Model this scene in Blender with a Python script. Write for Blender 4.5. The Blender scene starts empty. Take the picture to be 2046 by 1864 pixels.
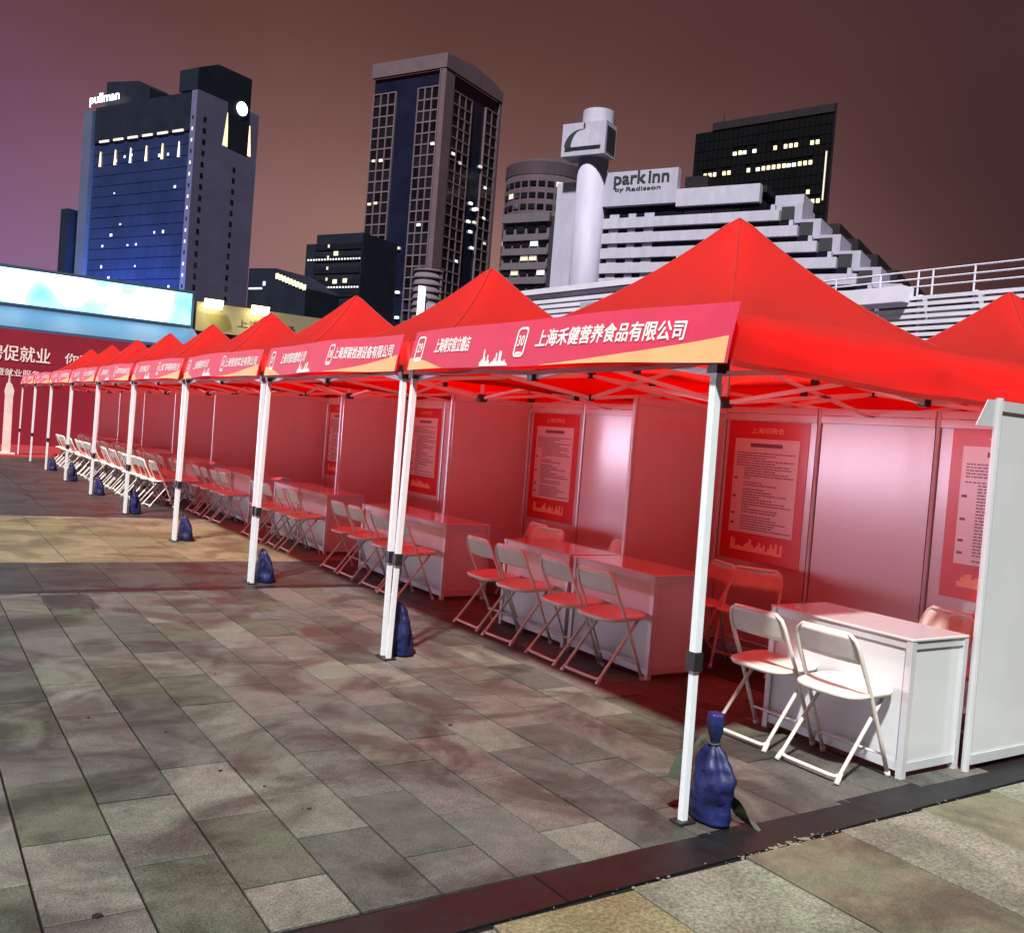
import bpy, math, random
from mathutils import Vector, Matrix, noise

# ------------------------------------------------------------------ camera, sky, sun, exposure
SC = bpy.context.scene
COL = SC.collection
R = math.radians
random.seed(7)

cam_d = bpy.data.cameras.new('camera')
cam = bpy.data.objects.new('camera', cam_d)
COL.objects.link(cam)
YAW, PITCH, ROLL = 0.575, -0.0314, 0.0781
fw = Vector((math.cos(PITCH) * math.sin(YAW), math.cos(PITCH) * math.cos(YAW), math.sin(PITCH)))
rt = Vector((math.cos(YAW), -math.sin(YAW), 0))
up = rt.cross(fw)
rt2 = rt * math.cos(ROLL) + up * math.sin(ROLL)
up2 = -rt * math.sin(ROLL) + up * math.cos(ROLL)
cam.matrix_world = Matrix(((rt2.x, up2.x, -fw.x, -2.914), (rt2.y, up2.y, -fw.y, -2.897), (rt2.z, up2.z, -fw.z, 1.593), (0, 0, 0, 1)))
cam_d.sensor_fit = 'HORIZONTAL'
cam_d.sensor_width = 36
cam_d.lens = 33.54
cam_d.clip_start = 0.05
cam_d.clip_end = 4000
SC.camera = cam

world = bpy.data.worlds.new('World')
SC.world = world
world.use_nodes = True
wt = world.node_tree
for n in list(wt.nodes):
    wt.nodes.remove(n)


def wn(t, **kw):
    n = wt.nodes.new(t)
    for k, v in kw.items():
        setattr(n, k, v)
    return n


# night sky over a city: a warm glow low down, brown above, more purple towards the lit stadium
w_out = wn('ShaderNodeOutputWorld')
w_bg = wn('ShaderNodeBackground')
w_tc = wn('ShaderNodeTexCoord')
w_sep = wn('ShaderNodeSeparateXYZ')
wt.links.new(w_tc.outputs['Generated'], w_sep.inputs[0])
w_r1 = wn('ShaderNodeValToRGB')
w_r2 = wn('ShaderNodeValToRGB')


def setramp(ramp, stops):
    cr = ramp.color_ramp
    while len(cr.elements) > 1:
        cr.elements.remove(cr.elements[-1])
    cr.elements[0].position = stops[0][0]
    cr.elements[0].color = (*stops[0][1], 1)
    for p, c in stops[1:]:
        e = cr.elements.new(p)
        e.color = (*c, 1)


setramp(w_r1, [(0.0, (.36, .19, .14)), (0.12, (.33, .17, .13)), (0.2, (.27, .138, .122)), (0.28, (.185, .086, .078)), (0.36, (.13, .055, .046)), (0.46, (.100, .039, .035)), (1, (.07, .024, .025))])
setramp(w_r2, [(0.0, (.26, .15, .32)), (0.14, (.23, .12, .25)), (0.25, (.165, .068, .14)), (0.36, (.115, .040, .080)), (0.46, (.092, .031, .060)), (1, (.06, .02, .03))])
wt.links.new(w_sep.outputs['Z'], w_r1.inputs[0])
wt.links.new(w_sep.outputs['Z'], w_r2.inputs[0])
w_dot = wn('ShaderNodeVectorMath', operation='DOT_PRODUCT')
w_dot.inputs[1].default_value = (math.sin(R(-8)), math.cos(R(-8)), 0)
wt.links.new(w_tc.outputs['Generated'], w_dot.inputs[0])
w_map = wn('ShaderNodeMapRange', interpolation_type='SMOOTHSTEP')
w_map.inputs['From Min'].default_value = 0.85
w_map.inputs['From Max'].default_value = 1.0
wt.links.new(w_dot.outputs['Value'], w_map.inputs['Value'])
# the orange glow fades towards the right
w_dot2 = wn('ShaderNodeVectorMath', operation='DOT_PRODUCT')
w_dot2.inputs[1].default_value = (math.sin(R(17)), math.cos(R(17)), 0)
wt.links.new(w_tc.outputs['Generated'], w_dot2.inputs[0])
w_map2 = wn('ShaderNodeMapRange', interpolation_type='SMOOTHSTEP')
w_map2.inputs['From Min'].default_value = 0.70
w_map2.inputs['From Max'].default_value = 0.99
wt.links.new(w_dot2.outputs['Value'], w_map2.inputs['Value'])
w_mixg = wn('ShaderNodeMix', data_type='RGBA')
w_mixg.inputs['A'].default_value = (.066, .027, .028, 1)
wt.links.new(w_map2.outputs['Result'], w_mixg.inputs['Factor'])
wt.links.new(w_r1.outputs['Color'], w_mixg.inputs['B'])
w_mix = wn('ShaderNodeMix', data_type='RGBA')
wt.links.new(w_map.outputs['Result'], w_mix.inputs['Factor'])
wt.links.new(w_mixg.outputs['Result'], w_mix.inputs['A'])
wt.links.new(w_r2.outputs['Color'], w_mix.inputs['B'])
w_noise = wn('ShaderNodeTexNoise')
w_noise.inputs['Scale'].default_value = 3.0
w_noise.inputs['Detail'].default_value = 3
wt.links.new(w_tc.outputs['Generated'], w_noise.inputs['Vector'])
w_nm = wn('ShaderNodeMapRange')
w_nm.inputs['To Min'].default_value = 0.74
w_nm.inputs['To Max'].default_value = 1.26
wt.links.new(w_noise.outputs['Fac'], w_nm.inputs['Value'])
w_mul = wn('ShaderNodeVectorMath', operation='SCALE')
wt.links.new(w_mix.outputs['Result'], w_mul.inputs[0])
wt.links.new(w_nm.outputs['Result'], w_mul.inputs['Scale'])
wt.links.new(w_mul.outputs['Vector'], w_bg.inputs['Color'])
w_bg.inputs['Strength'].default_value = 0.60
wt.links.new(w_bg.outputs[0], w_out.inputs[0])

# the plaza's floodlights stand far off and high, behind the camera
sun_d = bpy.data.lights.new('sun', 'SUN')
sun_d.energy = 5.0
sun_d.angle = R(3.0)
sun_d.color = (1.0, 0.985, 0.95)
sun = bpy.data.objects.new('sun', sun_d)
COL.objects.link(sun)
SUN_FROM = Vector((-1.02, -0.98, 1.95))
sun.rotation_euler = SUN_FROM.to_track_quat('Z', 'Y').to_euler()

SC.view_settings.view_transform = 'Standard'
SC.view_settings.look = 'None'
SC.view_settings.exposure = 0.76
SC.view_settings.gamma = 1
SC.view_settings.use_curve_mapping = False
SC.cycles.use_denoising = True
SC.cycles.max_bounces = 10
SC.cycles.diffuse_bounces = 6
SC.cycles.sample_clamp_indirect = 6

# ------------------------------------------------------------------ helpers


def tag(o, label=None, cat=None, group=None, kind=None):
    if label: o['label'] = label
    if cat: o['category'] = cat
    if group: o['group'] = group
    if kind: o['kind'] = kind
    return o


def empty(name, loc=(0, 0, 0), rz=0.0):
    o = bpy.data.objects.new(name, None)
    o.empty_display_size = 0.2
    o.location = loc
    o.rotation_euler = (0, 0, rz)
    COL.objects.link(o)
    return o


def inst(name, mesh, parent=None, loc=None, rot=None):
    o = bpy.data.objects.new(name, mesh)
    COL.objects.link(o)
    o.parent = parent
    if loc is not None: o.location = loc
    if rot is not None: o.rotation_euler = rot
    return o


def copy_tree(o, parent=None):
    c = o.copy()
    COL.objects.link(c)
    c.parent = parent
    for ch in list(o.children):
        copy_tree(ch, c)
    return c


class MB:
    def __init__(s):
        s.v = []; s.f = []; s.smooth = False

    def box(s, x0, x1, y0, y1, z0, z1):
        b = len(s.v)
        s.v += [(x0, y0, z0), (x1, y0, z0), (x1, y1, z0), (x0, y1, z0), (x0, y0, z1), (x1, y0, z1), (x1, y1, z1), (x0, y1, z1)]
        s.f += [tuple(b + i for i in q) for q in ((0, 3, 2, 1), (4, 5, 6, 7), (0, 1, 5, 4), (1, 2, 6, 5), (2, 3, 7, 6), (3, 0, 4, 7))]
        return s

    def slab(s, x0, x1, y0, y1, z0, z1, bv=0.0022):
        b = len(s.v)
        s.v += [(x0, y0, z0), (x1, y0, z0), (x1, y1, z0), (x0, y1, z0),
                (x0, y0, z1 - bv), (x1, y0, z1 - bv), (x1, y1, z1 - bv), (x0, y1, z1 - bv),
                (x0 + bv, y0 + bv, z1), (x1 - bv, y0 + bv, z1), (x1 - bv, y1 - bv, z1), (x0 + bv, y1 - bv, z1)]
        s.f += [tuple(b + i for i in q) for q in ((0, 1, 5, 4), (1, 2, 6, 5), (2, 3, 7, 6), (3, 0, 4, 7), (4, 5, 9, 8), (5, 6, 10, 9), (6, 7, 11, 10), (7, 4, 8, 11), (8, 9, 10, 11))]
        return s

    def bar(s, p0, p1, w, h=None, up=(0, 0, 1)):
        h = h or w
        p0 = Vector(p0); p1 = Vector(p1)
        d = (p1 - p0).normalized()
        u = Vector(up)
        if abs(d.dot(u)) > 0.99: u = Vector((1, 0, 0))
        a = d.cross(u).normalized(); c = a.cross(d).normalized()
        b = len(s.v)
        for p in (p0, p1):
            for sa, sc_ in ((-1, -1), (1, -1), (1, 1), (-1, 1)):
                s.v.append(tuple(p + a * (sa * w / 2) + c * (sc_ * h / 2)))
        s.f += [tuple(b + i for i in q) for q in ((0, 1, 2, 3), (7, 6, 5, 4), (0, 4, 5, 1), (1, 5, 6, 2), (2, 6, 7, 3), (3, 7, 4, 0))]
        return s

    def tube(s, pts, r, n=8):
        pts = [Vector(p) for p in pts]
        rings = []
        prev = None
        for i, p in enumerate(pts):
            d = (pts[min(i + 1, len(pts) - 1)] - pts[max(i - 1, 0)]).normalized()
            if prev is None:
                u = Vector((0, 0, 1)) if abs(d.z) < 0.9 else Vector((1, 0, 0))
                a = d.cross(u).normalized()
            else:
                a = (prev - d * prev.dot(d)).normalized()
            prev = a
            c = d.cross(a)
            rr = r[i] if isinstance(r, (list, tuple)) else r
            b = len(s.v)
            for k in range(n):
                t = 2 * math.pi * k / n
                s.v.append(tuple(p + a * (math.cos(t) * rr) + c * (math.sin(t) * rr)))
            rings.append(b)
        for i in range(len(rings) - 1):
            for k in range(n):
                k2 = (k + 1) % n
                s.f.append((rings[i] + k, rings[i] + k2, rings[i + 1] + k2, rings[i + 1] + k))
        s.f.append(tuple(rings[0] + k for k in reversed(range(n))))
        s.f.append(tuple(rings[-1] + k for k in range(n)))
        return s

    def lathe(s, prof, n=20, cx=0, cy=0):
        rings = []
        for r_, z in prof:
            b = len(s.v)
            for k in range(n):
                t = 2 * math.pi * k / n
                s.v.append((cx + math.cos(t) * r_, cy + math.sin(t) * r_, z))
            rings.append(b)
        for i in range(len(rings) - 1):
            for k in range(n):
                k2 = (k + 1) % n
                s.f.append((rings[i] + k, rings[i] + k2, rings[i + 1] + k2, rings[i + 1] + k))
        s.f.append(tuple(rings[0] + k for k in reversed(range(n))))
        s.f.append(tuple(rings[-1] + k for k in range(n)))
        return s

    def prism(s, poly, d):
        """poly: list of 3d points, extruded by vector d"""
        b = len(s.v); n = len(poly); d = Vector(d)
        s.v += [tuple(p) for p in poly] + [tuple(Vector(p) + d) for p in poly]
        s.f.append(tuple(b + i for i in range(n)))
        s.f.append(tuple(b + n + i for i in reversed(range(n))))
        for i in range(n):
            j = (i + 1) % n
            s.f.append((b + j, b + i, b + n + i, b + n + j))
        return s

    def grid(s, fn, nu, nv):
        b = len(s.v)
        for i in range(nu + 1):
            for j in range(nv + 1):
                s.v.append(tuple(fn(i / nu, j / nv)))
        for i in range(nu):
            for j in range(nv):
                a = b + i * (nv + 1) + j
                s.f.append((a, a + nv + 1, a + nv + 2, a + 1))
        return s

    def mesh(s, name, m, smooth=False):
        me = bpy.data.meshes.new(name)
        me.from_pydata(s.v, [], s.f)
        import bmesh
        bm = bmesh.new(); bm.from_mesh(me)
        bmesh.ops.recalc_face_normals(bm, faces=bm.faces)
        bm.to_mesh(me); bm.free()
        if m: me.materials.append(m)
        if smooth:
            for p in me.polygons: p.use_smooth = True
        return me

    def build(s, name, m, parent=None, smooth=False, loc=None, rot=None):
        return inst(name, s.mesh(name, m, smooth), parent, loc, rot)


# ------------------------------------------------------------------ materials


def newmat(name):
    m = bpy.data.materials.new(name)
    m.use_nodes = True
    nt = m.node_tree
    return m, nt, nt.nodes['Principled BSDF']


def plain(name, col, rough=0.5, metal=0.0, var=0.0, scale=6.0, bump=0.0, spec=0.5, randobj=0.0, coat=0.0, streak=None):
    m, nt, b = newmat(name)
    b.inputs['Roughness'].default_value = rough
    b.inputs['Metallic'].default_value = metal
    b.inputs['Specular IOR Level'].default_value = spec
    b.inputs['Coat Weight'].default_value = coat
    b.inputs['Coat Roughness'].default_value = 0.15
    b.inputs['Base Color'].default_value = (*col, 1)
    if var or bump:
        g = nt.nodes.new('ShaderNodeNewGeometry')
        n = nt.nodes.new('ShaderNodeTexNoise')
        n.inputs['Scale'].default_value = scale
        n.inputs['Detail'].default_value = 6
        n.inputs['Roughness'].default_value = 0.65
        if streak:
            vm = nt.nodes.new('ShaderNodeVectorMath'); vm.operation = 'MULTIPLY'; vm.inputs[1].default_value = streak
            nt.links.new(g.outputs['Position'], vm.inputs[0]); nt.links.new(vm.outputs[0], n.inputs['Vector'])
        else:
            nt.links.new(g.outputs['Position'], n.inputs['Vector'])
        mr = nt.nodes.new('ShaderNodeMapRange')
        mr.inputs['From Min'].default_value = 0.3
        mr.inputs['From Max'].default_value = 0.7
        mr.inputs['To Min'].default_value = 1 - var
        mr.inputs['To Max'].default_value = 1 + var
        nt.links.new(n.outputs['Fac'], mr.inputs['Value'])
        sc_ = nt.nodes.new('ShaderNodeVectorMath'); sc_.operation = 'SCALE'
        sc_.inputs[0].default_value = col
        nt.links.new(mr.outputs['Result'], sc_.inputs['Scale'])
        last = sc_.outputs['Vector']
        if randobj:
            oi = nt.nodes.new('ShaderNodeObjectInfo')
            m2 = nt.nodes.new('ShaderNodeMapRange')
            m2.inputs['To Min'].default_value = 1 - randobj
            m2.inputs['To Max'].default_value = 1 + randobj
            nt.links.new(oi.outputs['Random'], m2.inputs['Value'])
            s2 = nt.nodes.new('ShaderNodeVectorMath'); s2.operation = 'SCALE'
            nt.links.new(last, s2.inputs[0]); nt.links.new(m2.outputs['Result'], s2.inputs['Scale'])
            last = s2.outputs['Vector']
        nt.links.new(last, b.inputs['Base Color'])
        if bump:
            bp = nt.nodes.new('ShaderNodeBump')
            bp.inputs['Strength'].default_value = bump
            bp.inputs['Distance'].default_value = 0.01
            nt.links.new(n.outputs['Fac'], bp.inputs['Height'])
            nt.links.new(bp.outputs['Normal'], b.inputs['Normal'])
    return m


def emit(name, col, st):
    m, nt, b = newmat(name)
    b.inputs['Base Color'].default_value = (*[min(1, c) * .5 for c in col], 1)
    b.inputs['Emission Color'].default_value = (*col, 1)
    b.inputs['Emission Strength'].default_value = st
    return m


def granite(name, cols, rough=(0.45, 0.8), speck=0.45, stain=0.48, tint=0.07, fine=130):
    """stone slab: fine speckle, broad damp stains in world space, a tone of its own for each slab"""
    m, nt, b = newmat(name)
    L = nt.links.new
    N = nt.nodes.new
    g = N('ShaderNodeNewGeometry')
    oi = N('ShaderNodeObjectInfo')
    b.inputs['Specular IOR Level'].default_value = .3
    # slab tone
    cr = N('ShaderNodeValToRGB')
    setramp(cr, [(i / max(1, len(cols) - 1), (c[0] * .575, c[1] * .66, c[2] * .645)) for i, c in enumerate(cols)])
    cr.color_ramp.interpolation = 'CONSTANT' if len(cols) > 3 else 'LINEAR'
    L(oi.outputs['Random'], cr.inputs[0])
    # fine speckle
    n1 = N('ShaderNodeTexNoise'); n1.inputs['Scale'].default_value = fine; n1.inputs['Detail'].default_value = 3; n1.inputs['Roughness'].default_value = .8
    L(g.outputs['Position'], n1.inputs['Vector'])
    r1 = N('ShaderNodeMapRange'); r1.inputs['From Min'].default_value = .36; r1.inputs['From Max'].default_value = .64
    r1.inputs['To Min'].default_value = 1 - speck; r1.inputs['To Max'].default_value = 1 + speck
    L(n1.outputs['Fac'], r1.inputs['Value'])
    # mid mottling
    n2 = N('ShaderNodeTexNoise'); n2.inputs['Scale'].default_value = 9; n2.inputs['Detail'].default_value = 7; n2.inputs['Roughness'].default_value = .7; n2.inputs['Distortion'].default_value = .6
    off = N('ShaderNodeVectorMath'); off.operation = 'MULTIPLY_ADD'
    rv = N('ShaderNodeCombineXYZ')
    L(oi.outputs['Random'], rv.inputs[0]); L(oi.outputs['Random'], rv.inputs[1])
    off.inputs[1].default_value = (23, 41, 0)
    L(rv.outputs[0], off.inputs[0]); L(g.outputs['Position'], off.inputs[2])
    L(off.outputs[0], n2.inputs['Vector'])
    r2 = N('ShaderNodeMapRange'); r2.inputs['From Min'].default_value = .3; r2.inputs['From Max'].default_value = .7
    r2.inputs['To Min'].default_value = 0.76; r2.inputs['To Max'].default_value = 1.22
    L(n2.outputs['Fac'], r2.inputs['Value'])
    # broad damp stains
    n3 = N('ShaderNodeTexNoise'); n3.inputs['Scale'].default_value = 1.5; n3.inputs['Detail'].default_value = 5; n3.inputs['Roughness'].default_value = .6; n3.inputs['Distortion'].default_value = .9
    L(g.outputs['Position'], n3.inputs['Vector'])
    r3 = N('ShaderNodeMapRange'); r3.inputs['From Min'].default_value = .40; r3.inputs['From Max'].default_value = .56
    r3.inputs['To Min'].default_value = 1 - stain; r3.inputs['To Max'].default_value = 1.15
    L(n3.outputs['Fac'], r3.inputs['Value'])
    mu = N('ShaderNodeMath'); mu.operation = 'MULTIPLY'; L(r1.outputs[0], mu.inputs[0]); L(r2.outputs[0], mu.inputs[1])
    mu2 = N('ShaderNodeMath'); mu2.operation = 'MULTIPLY'; L(mu.outputs[0], mu2.inputs[0]); L(r3.outputs[0], mu2.inputs[1])
    s = N('ShaderNodeVectorMath'); s.operation = 'SCALE'
    L(cr.outputs[0], s.inputs[0]); L(mu2.outputs[0], s.inputs['Scale'])
    # greenish / ruddy drift
    n4 = N('ShaderNodeTexNoise'); n4.inputs['Scale'].default_value = 2.6; n4.inputs['Detail'].default_value = 3
    L(g.outputs['Position'], n4.inputs['Vector'])
    c4 = N('ShaderNodeValToRGB'); setramp(c4, [(.35, (1 - tint, 1, 1 - tint * .9)), (.65, (1 + tint, 1 - tint * .35, 1 - tint * .2))])
    L(n4.outputs['Fac'], c4.inputs[0])
    mm = N('ShaderNodeVectorMath'); mm.operation = 'MULTIPLY'
    L(s.outputs[0], mm.inputs[0]); L(c4.outputs[0], mm.inputs[1])
    L(mm.outputs[0], b.inputs['Base Color'])
    rr = N('ShaderNodeMapRange'); rr.inputs['From Min'].default_value = .35; rr.inputs['From Max'].default_value = .65
    rr.inputs['To Min'].default_value = rough[0]; rr.inputs['To Max'].default_value = rough[1]
    L(n3.outputs['Fac'], rr.inputs['Value']); L(rr.outputs[0], b.inputs['Roughness'])
    bp = N('ShaderNodeBump'); bp.inputs['Strength'].default_value = .35; bp.inputs['Distance'].default_value = .004
    L(mu.outputs[0], bp.inputs['Height']); L(bp.outputs[0], b.inputs['Normal'])
    return m


def fabric(name, col, trans, tmix):
    m, nt, b = newmat(name)
    L = nt.links.new
    N = nt.nodes.new
    b.inputs['Roughness'].default_value = .62
    b.inputs['Specular IOR Level'].default_value = .25
    b.inputs['Sheen Weight'].default_value = .15
    g = N('ShaderNodeNewGeometry')
    n = N('ShaderNodeTexNoise'); n.inputs['Scale'].default_value = 3.5; n.inputs['Detail'].default_value = 5
    L(g.outputs['Position'], n.inputs['Vector'])
    mr = N('ShaderNodeMapRange'); mr.inputs['To Min'].default_value = .86; mr.inputs['To Max'].default_value = 1.12
    L(n.outputs['Fac'], mr.inputs['Value'])
    s = N('ShaderNodeVectorMath'); s.operation = 'SCALE'; s.inputs[0].default_value = col
    L(mr.outputs[0], s.inputs['Scale']); L(s.outputs[0], b.inputs['Base Color'])
    n2 = N('ShaderNodeTexNoise'); n2.inputs['Scale'].default_value = 3.2; n2.inputs['Detail'].default_value = 5; n2.inputs['Distortion'].default_value = .4
    L(g.outputs['Position'], n2.inputs['Vector'])
    bp = N('ShaderNodeBump'); bp.inputs['Strength'].default_value = .25; bp.inputs['Distance'].default_value = .03
    L(n2.outputs['Fac'], bp.inputs['Height']); L(bp.outputs[0], b.inputs['Normal'])
    t = N('ShaderNodeBsdfTranslucent'); t.inputs['Color'].default_value = (*trans, 1)
    mx = N('ShaderNodeMixShader'); mx.inputs[0].default_value = tmix
    L(b.outputs[0], mx.inputs[1]); L(t.outputs[0], mx.inputs[2])
    L(mx.outputs[0], nt.nodes['Material Output'].inputs['Surface'])
    return m


M = {}
M['joint'] = plain('joint_mortar', (.009, .008, .008), .9, var=.3, scale=14, spec=.1)
M['stone'] = granite('granite_paving', [(.095, .090, .082), (.155, .140, .122), (.125, .112, .105), (.185, .165, .145), (.105, .10, .078), (.15, .122, .112), (.12, .115, .112)])
M['stone_warm'] = granite('sandstone_paving', [(.22, .17, .1), (.26, .2, .12), (.24, .19, .13), (.30, .2, .085)], speck=.45, stain=.35)
M['stone_fore'] = granite('speckled_granite', [(.30, .21, .09), (.27, .24, .17), (.19, .15, .085), (.28, .25, .18)], speck=.6, stain=.3, tint=.1)
M['fore_orange'] = granite('orange_speckled_granite', [(.29, .235, .14), (.30, .24, .145)], speck=.4, stain=.25, tint=.08, fine=60)
M['fore_grey'] = granite('pale_speckled_granite', [(.255, .235, .19), (.24, .225, .18)], speck=.4, stain=.25, tint=.08, fine=60)
M['fore_brown'] = granite('brown_sandstone', [(.18, .155, .11), (.175, .15, .108)], speck=.25, stain=.4, tint=.1)
M['fore_olive'] = granite('olive_sandstone', [(.205, .185, .13), (.20, .18, .128)], speck=.35, stain=.4, tint=.1)
M['stone_dark'] = granite('dark_granite', [(.012, .013, .014), (.018, .018, .019)], rough=(.3, .5), speck=.25, stain=.3)
M['stone_grey'] = granite('grey_damp_paving', [(.05, .046, .046), (.075, .068, .066)], rough=(.4, .6), stain=.5)
M['crumb'] = plain('chipped_mortar', (.16, .15, .12), .9, var=.4, scale=60)
M['red_fabric'] = fabric('red_canopy_fabric', (.72, .062, .052), (1.0, .020, .015), .80)
M['red_tape'] = plain('red_seam_tape', (.34, .010, .009), .6, var=.15, scale=6)
M['banner'] = fabric('banner_print', (.50, .028, .075), (.7, .04, .06), .12)
M['gold'] = plain('banner_gold', (.62, .35, .15), .6, var=.12, scale=3)
M['bprint'] = plain('banner_white', (.68, .62, .6), .6)
M['bpink'] = plain('banner_pink', (.72, .11, .19), .6)
M['leg'] = plain('white_steel_tube', (.60, .66, .68), .32, var=.05, scale=8)
M['black'] = plain('black_plastic', (.012, .012, .014), .4, var=.3, scale=30)
M['panel'] = plain('white_laminate', (.52, .55, .56), .20, var=.05, scale=1.6, coat=.9, streak=(1, 1, .7))
M['alu'] = plain('aluminium_profile', (.56, .59, .61), .3, metal=.3, var=.05)
M['countertop'] = plain('glossy_counter_top', (.54, .54, .55), .14, coat=.8)
M['gap'] = plain('shadow_gap_gasket', (.06, .06, .065), .6)
M['chair'] = plain('white_chair_plastic', (.56, .53, .47), .38, var=.10, scale=9)
M['chairleg'] = plain('white_chair_enamel', (.58, .55, .49), .3)
M['poster_red'] = plain('poster_red', (.50, .012, .016), .35, var=.08, scale=4, coat=.25)
M['poster_white'] = plain('poster_white', (.62, .57, .56), .3, coat=.35)
M['poster_ink'] = plain('poster_ink', (.16, .07, .08), .4)
M['poster_gold'] = plain('poster_gold', (.75, .34, .2), .4)
M['bag'] = plain('blue_woven_bag', (.0028, .0075, .065), .55, var=.6, scale=12, bump=.7)
M['strap'] = plain('green_strap', (.03, .05, .03), .7, var=.3, scale=30)
M['rope'] = plain('white_rope', (.55, .55, .52), .7)
M['film'] = plain('silvery_wrapping_film', (.74, .70, .76), .2, metal=.45, var=.25, scale=16, bump=.9, coat=.6)
M['carpet'] = plain('red_carpet', (.22, .006, .01), .9, var=.15, scale=3)
M['backdrop'] = plain('backdrop_red', (.20, .007, .022), .5, var=.1, scale=.7)
M['bd_text'] = plain('backdrop_white', (.75, .62, .6), .6)
M['standee'] = plain('white_standee', (.62, .55, .5), .5, var=.15, scale=3)
M['wood'] = plain('dark_platform', (.05, .04, .04), .6, var=.3)

M['awning'] = plain('awning_painted_blue_glow', (.04, .085, .17), .45, var=.15, scale=.5)  # the screen's blue light is put into the base colour
M['led'] = emit('led_screen', (.18, .72, 1.0), 1.0)
_nt = M['led'].node_tree
_g = _nt.nodes.new('ShaderNodeNewGeometry'); _n = _nt.nodes.new('ShaderNodeTexNoise'); _n.inputs['Scale'].default_value = .42; _n.inputs['Detail'].default_value = 1.5
_r = _nt.nodes.new('ShaderNodeValToRGB'); setramp(_r, [(.33, (.05, .48, .95)), (.46, (.30, .98, 1.2)), (.60, (1.4, 2.0, 2.1))])
_nt.links.new(_g.outputs['Position'], _n.inputs['Vector']); _nt.links.new(_n.outputs['Fac'], _r.inputs[0]); _nt.links.new(_r.outputs[0], _nt.nodes['Principled BSDF'].inputs['Emission Color'])
_nt.nodes['Principled BSDF'].inputs['Emission Strength'].default_value = 1.3
M['ledhot'] = emit('led_screen_white', (.62, .95, 1.0), 4.0)
M['glow_pane'] = emit('added_glow_glass', (.93, .76, 1.0), 10.5)  # glow for unseen panes, added for the booth walls to reflect
M['ledframe'] = plain('screen_frame', (.03, .05, .08), .5)
M['fascia_grey'] = plain('stadium_concrete', (.09, .10, .12), .7, var=.15, scale=.4)
M['sign_cream'] = plain('cream_signboard', (.17, .15, .085), .6, var=.1, scale=.5)
M['flood'] = emit('floodlight_glass', (1, .84, .40), 5)
M['shopwin'] = emit('lit_shop_window', (1.0, .93, .75), 4.0)
M['ink'] = plain('sign_dark_letters', (.012, .012, .016), .6)

M['p_glass'] = plain('pullman_glass', (.012, .020, .055), .25, var=.25, scale=.08)
M['p_dark'] = plain('dark_roof_cladding', (.010, .013, .022), .5, spec=.1, var=.2, scale=.2)
M['p_wall'] = plain('grey_tower_cladding', (.085, .082, .145), .6, spec=.1, var=.12, scale=.15)
M['p_pier'] = plain('blue_grey_pier', (.05, .06, .10), .6, var=.12, scale=.15)
M['win_dark'] = plain('dark_window_glass', (.006, .006, .010), .12, randobj=.6, var=.3, scale=.2)
M['t_frame'] = plain('rosy_stone_grid', (.105, .074, .088), .7, spec=.1, var=.15, scale=.12)
M['t_col'] = plain('rosy_stone_column', (.098, .066, .08), .7, spec=.1, var=.12, scale=.15)
M['t_crown'] = plain('dusky_stone_crown', (.048, .033, .042), .7, spec=.1, var=.15, scale=.15)
M['t_glass'] = plain('tower_blue_glass', (.006, .008, .022), .15, var=.3, scale=.1)
M['white_wall'] = plain('white_hotel_wall', (.29, .28, .37), .65, var=.10, scale=.8, streak=(1, 1, .2))
M['white_wall2'] = plain('white_hotel_band', (.33, .32, .41), .65, var=.12, scale=1.0, streak=(1, 1, .3))
M['dark_wall'] = plain('dark_service_wall', (.016, .013, .016), .7, spec=.1, var=.2, scale=.2)
M['dk_glass'] = plain('black_office_glass', (.004, .005, .006), .15, var=.3, scale=.1)
M['office_wall'] = plain('grey_office_wall', (.095, .08, .10), .7, spec=.1, var=.12, scale=.2)
M['lit_warm'] = emit('lit_window_warm', (1.0, .82, .45), .8)
M['lit_white'] = emit('lit_window_white', (.95, .97, 1.0), .75)
M['lit_dim'] = emit('lit_window_dim', (.9, .8, .6), .35)
M['lit_sign'] = emit('lit_sign_letters', (1, 1, 1), 3.0)
M['lit_logo'] = emit('lit_round_logo', (.80, .82, 1.0), 5.0)
M['lit_amber'] = emit('facade_uplight', (1.0, .72, .32), 1.6)
M['louvre'] = plain('white_louvre_metal', (.56, .54, .64), .4, var=.08, scale=.5)
M['louvre_gap'] = plain('louvre_backing', (.05, .05, .065), .7)
M['foliage'] = plain('dark_foliage', (.012, .018, .010), .8, var=.4, scale=2)


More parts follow.
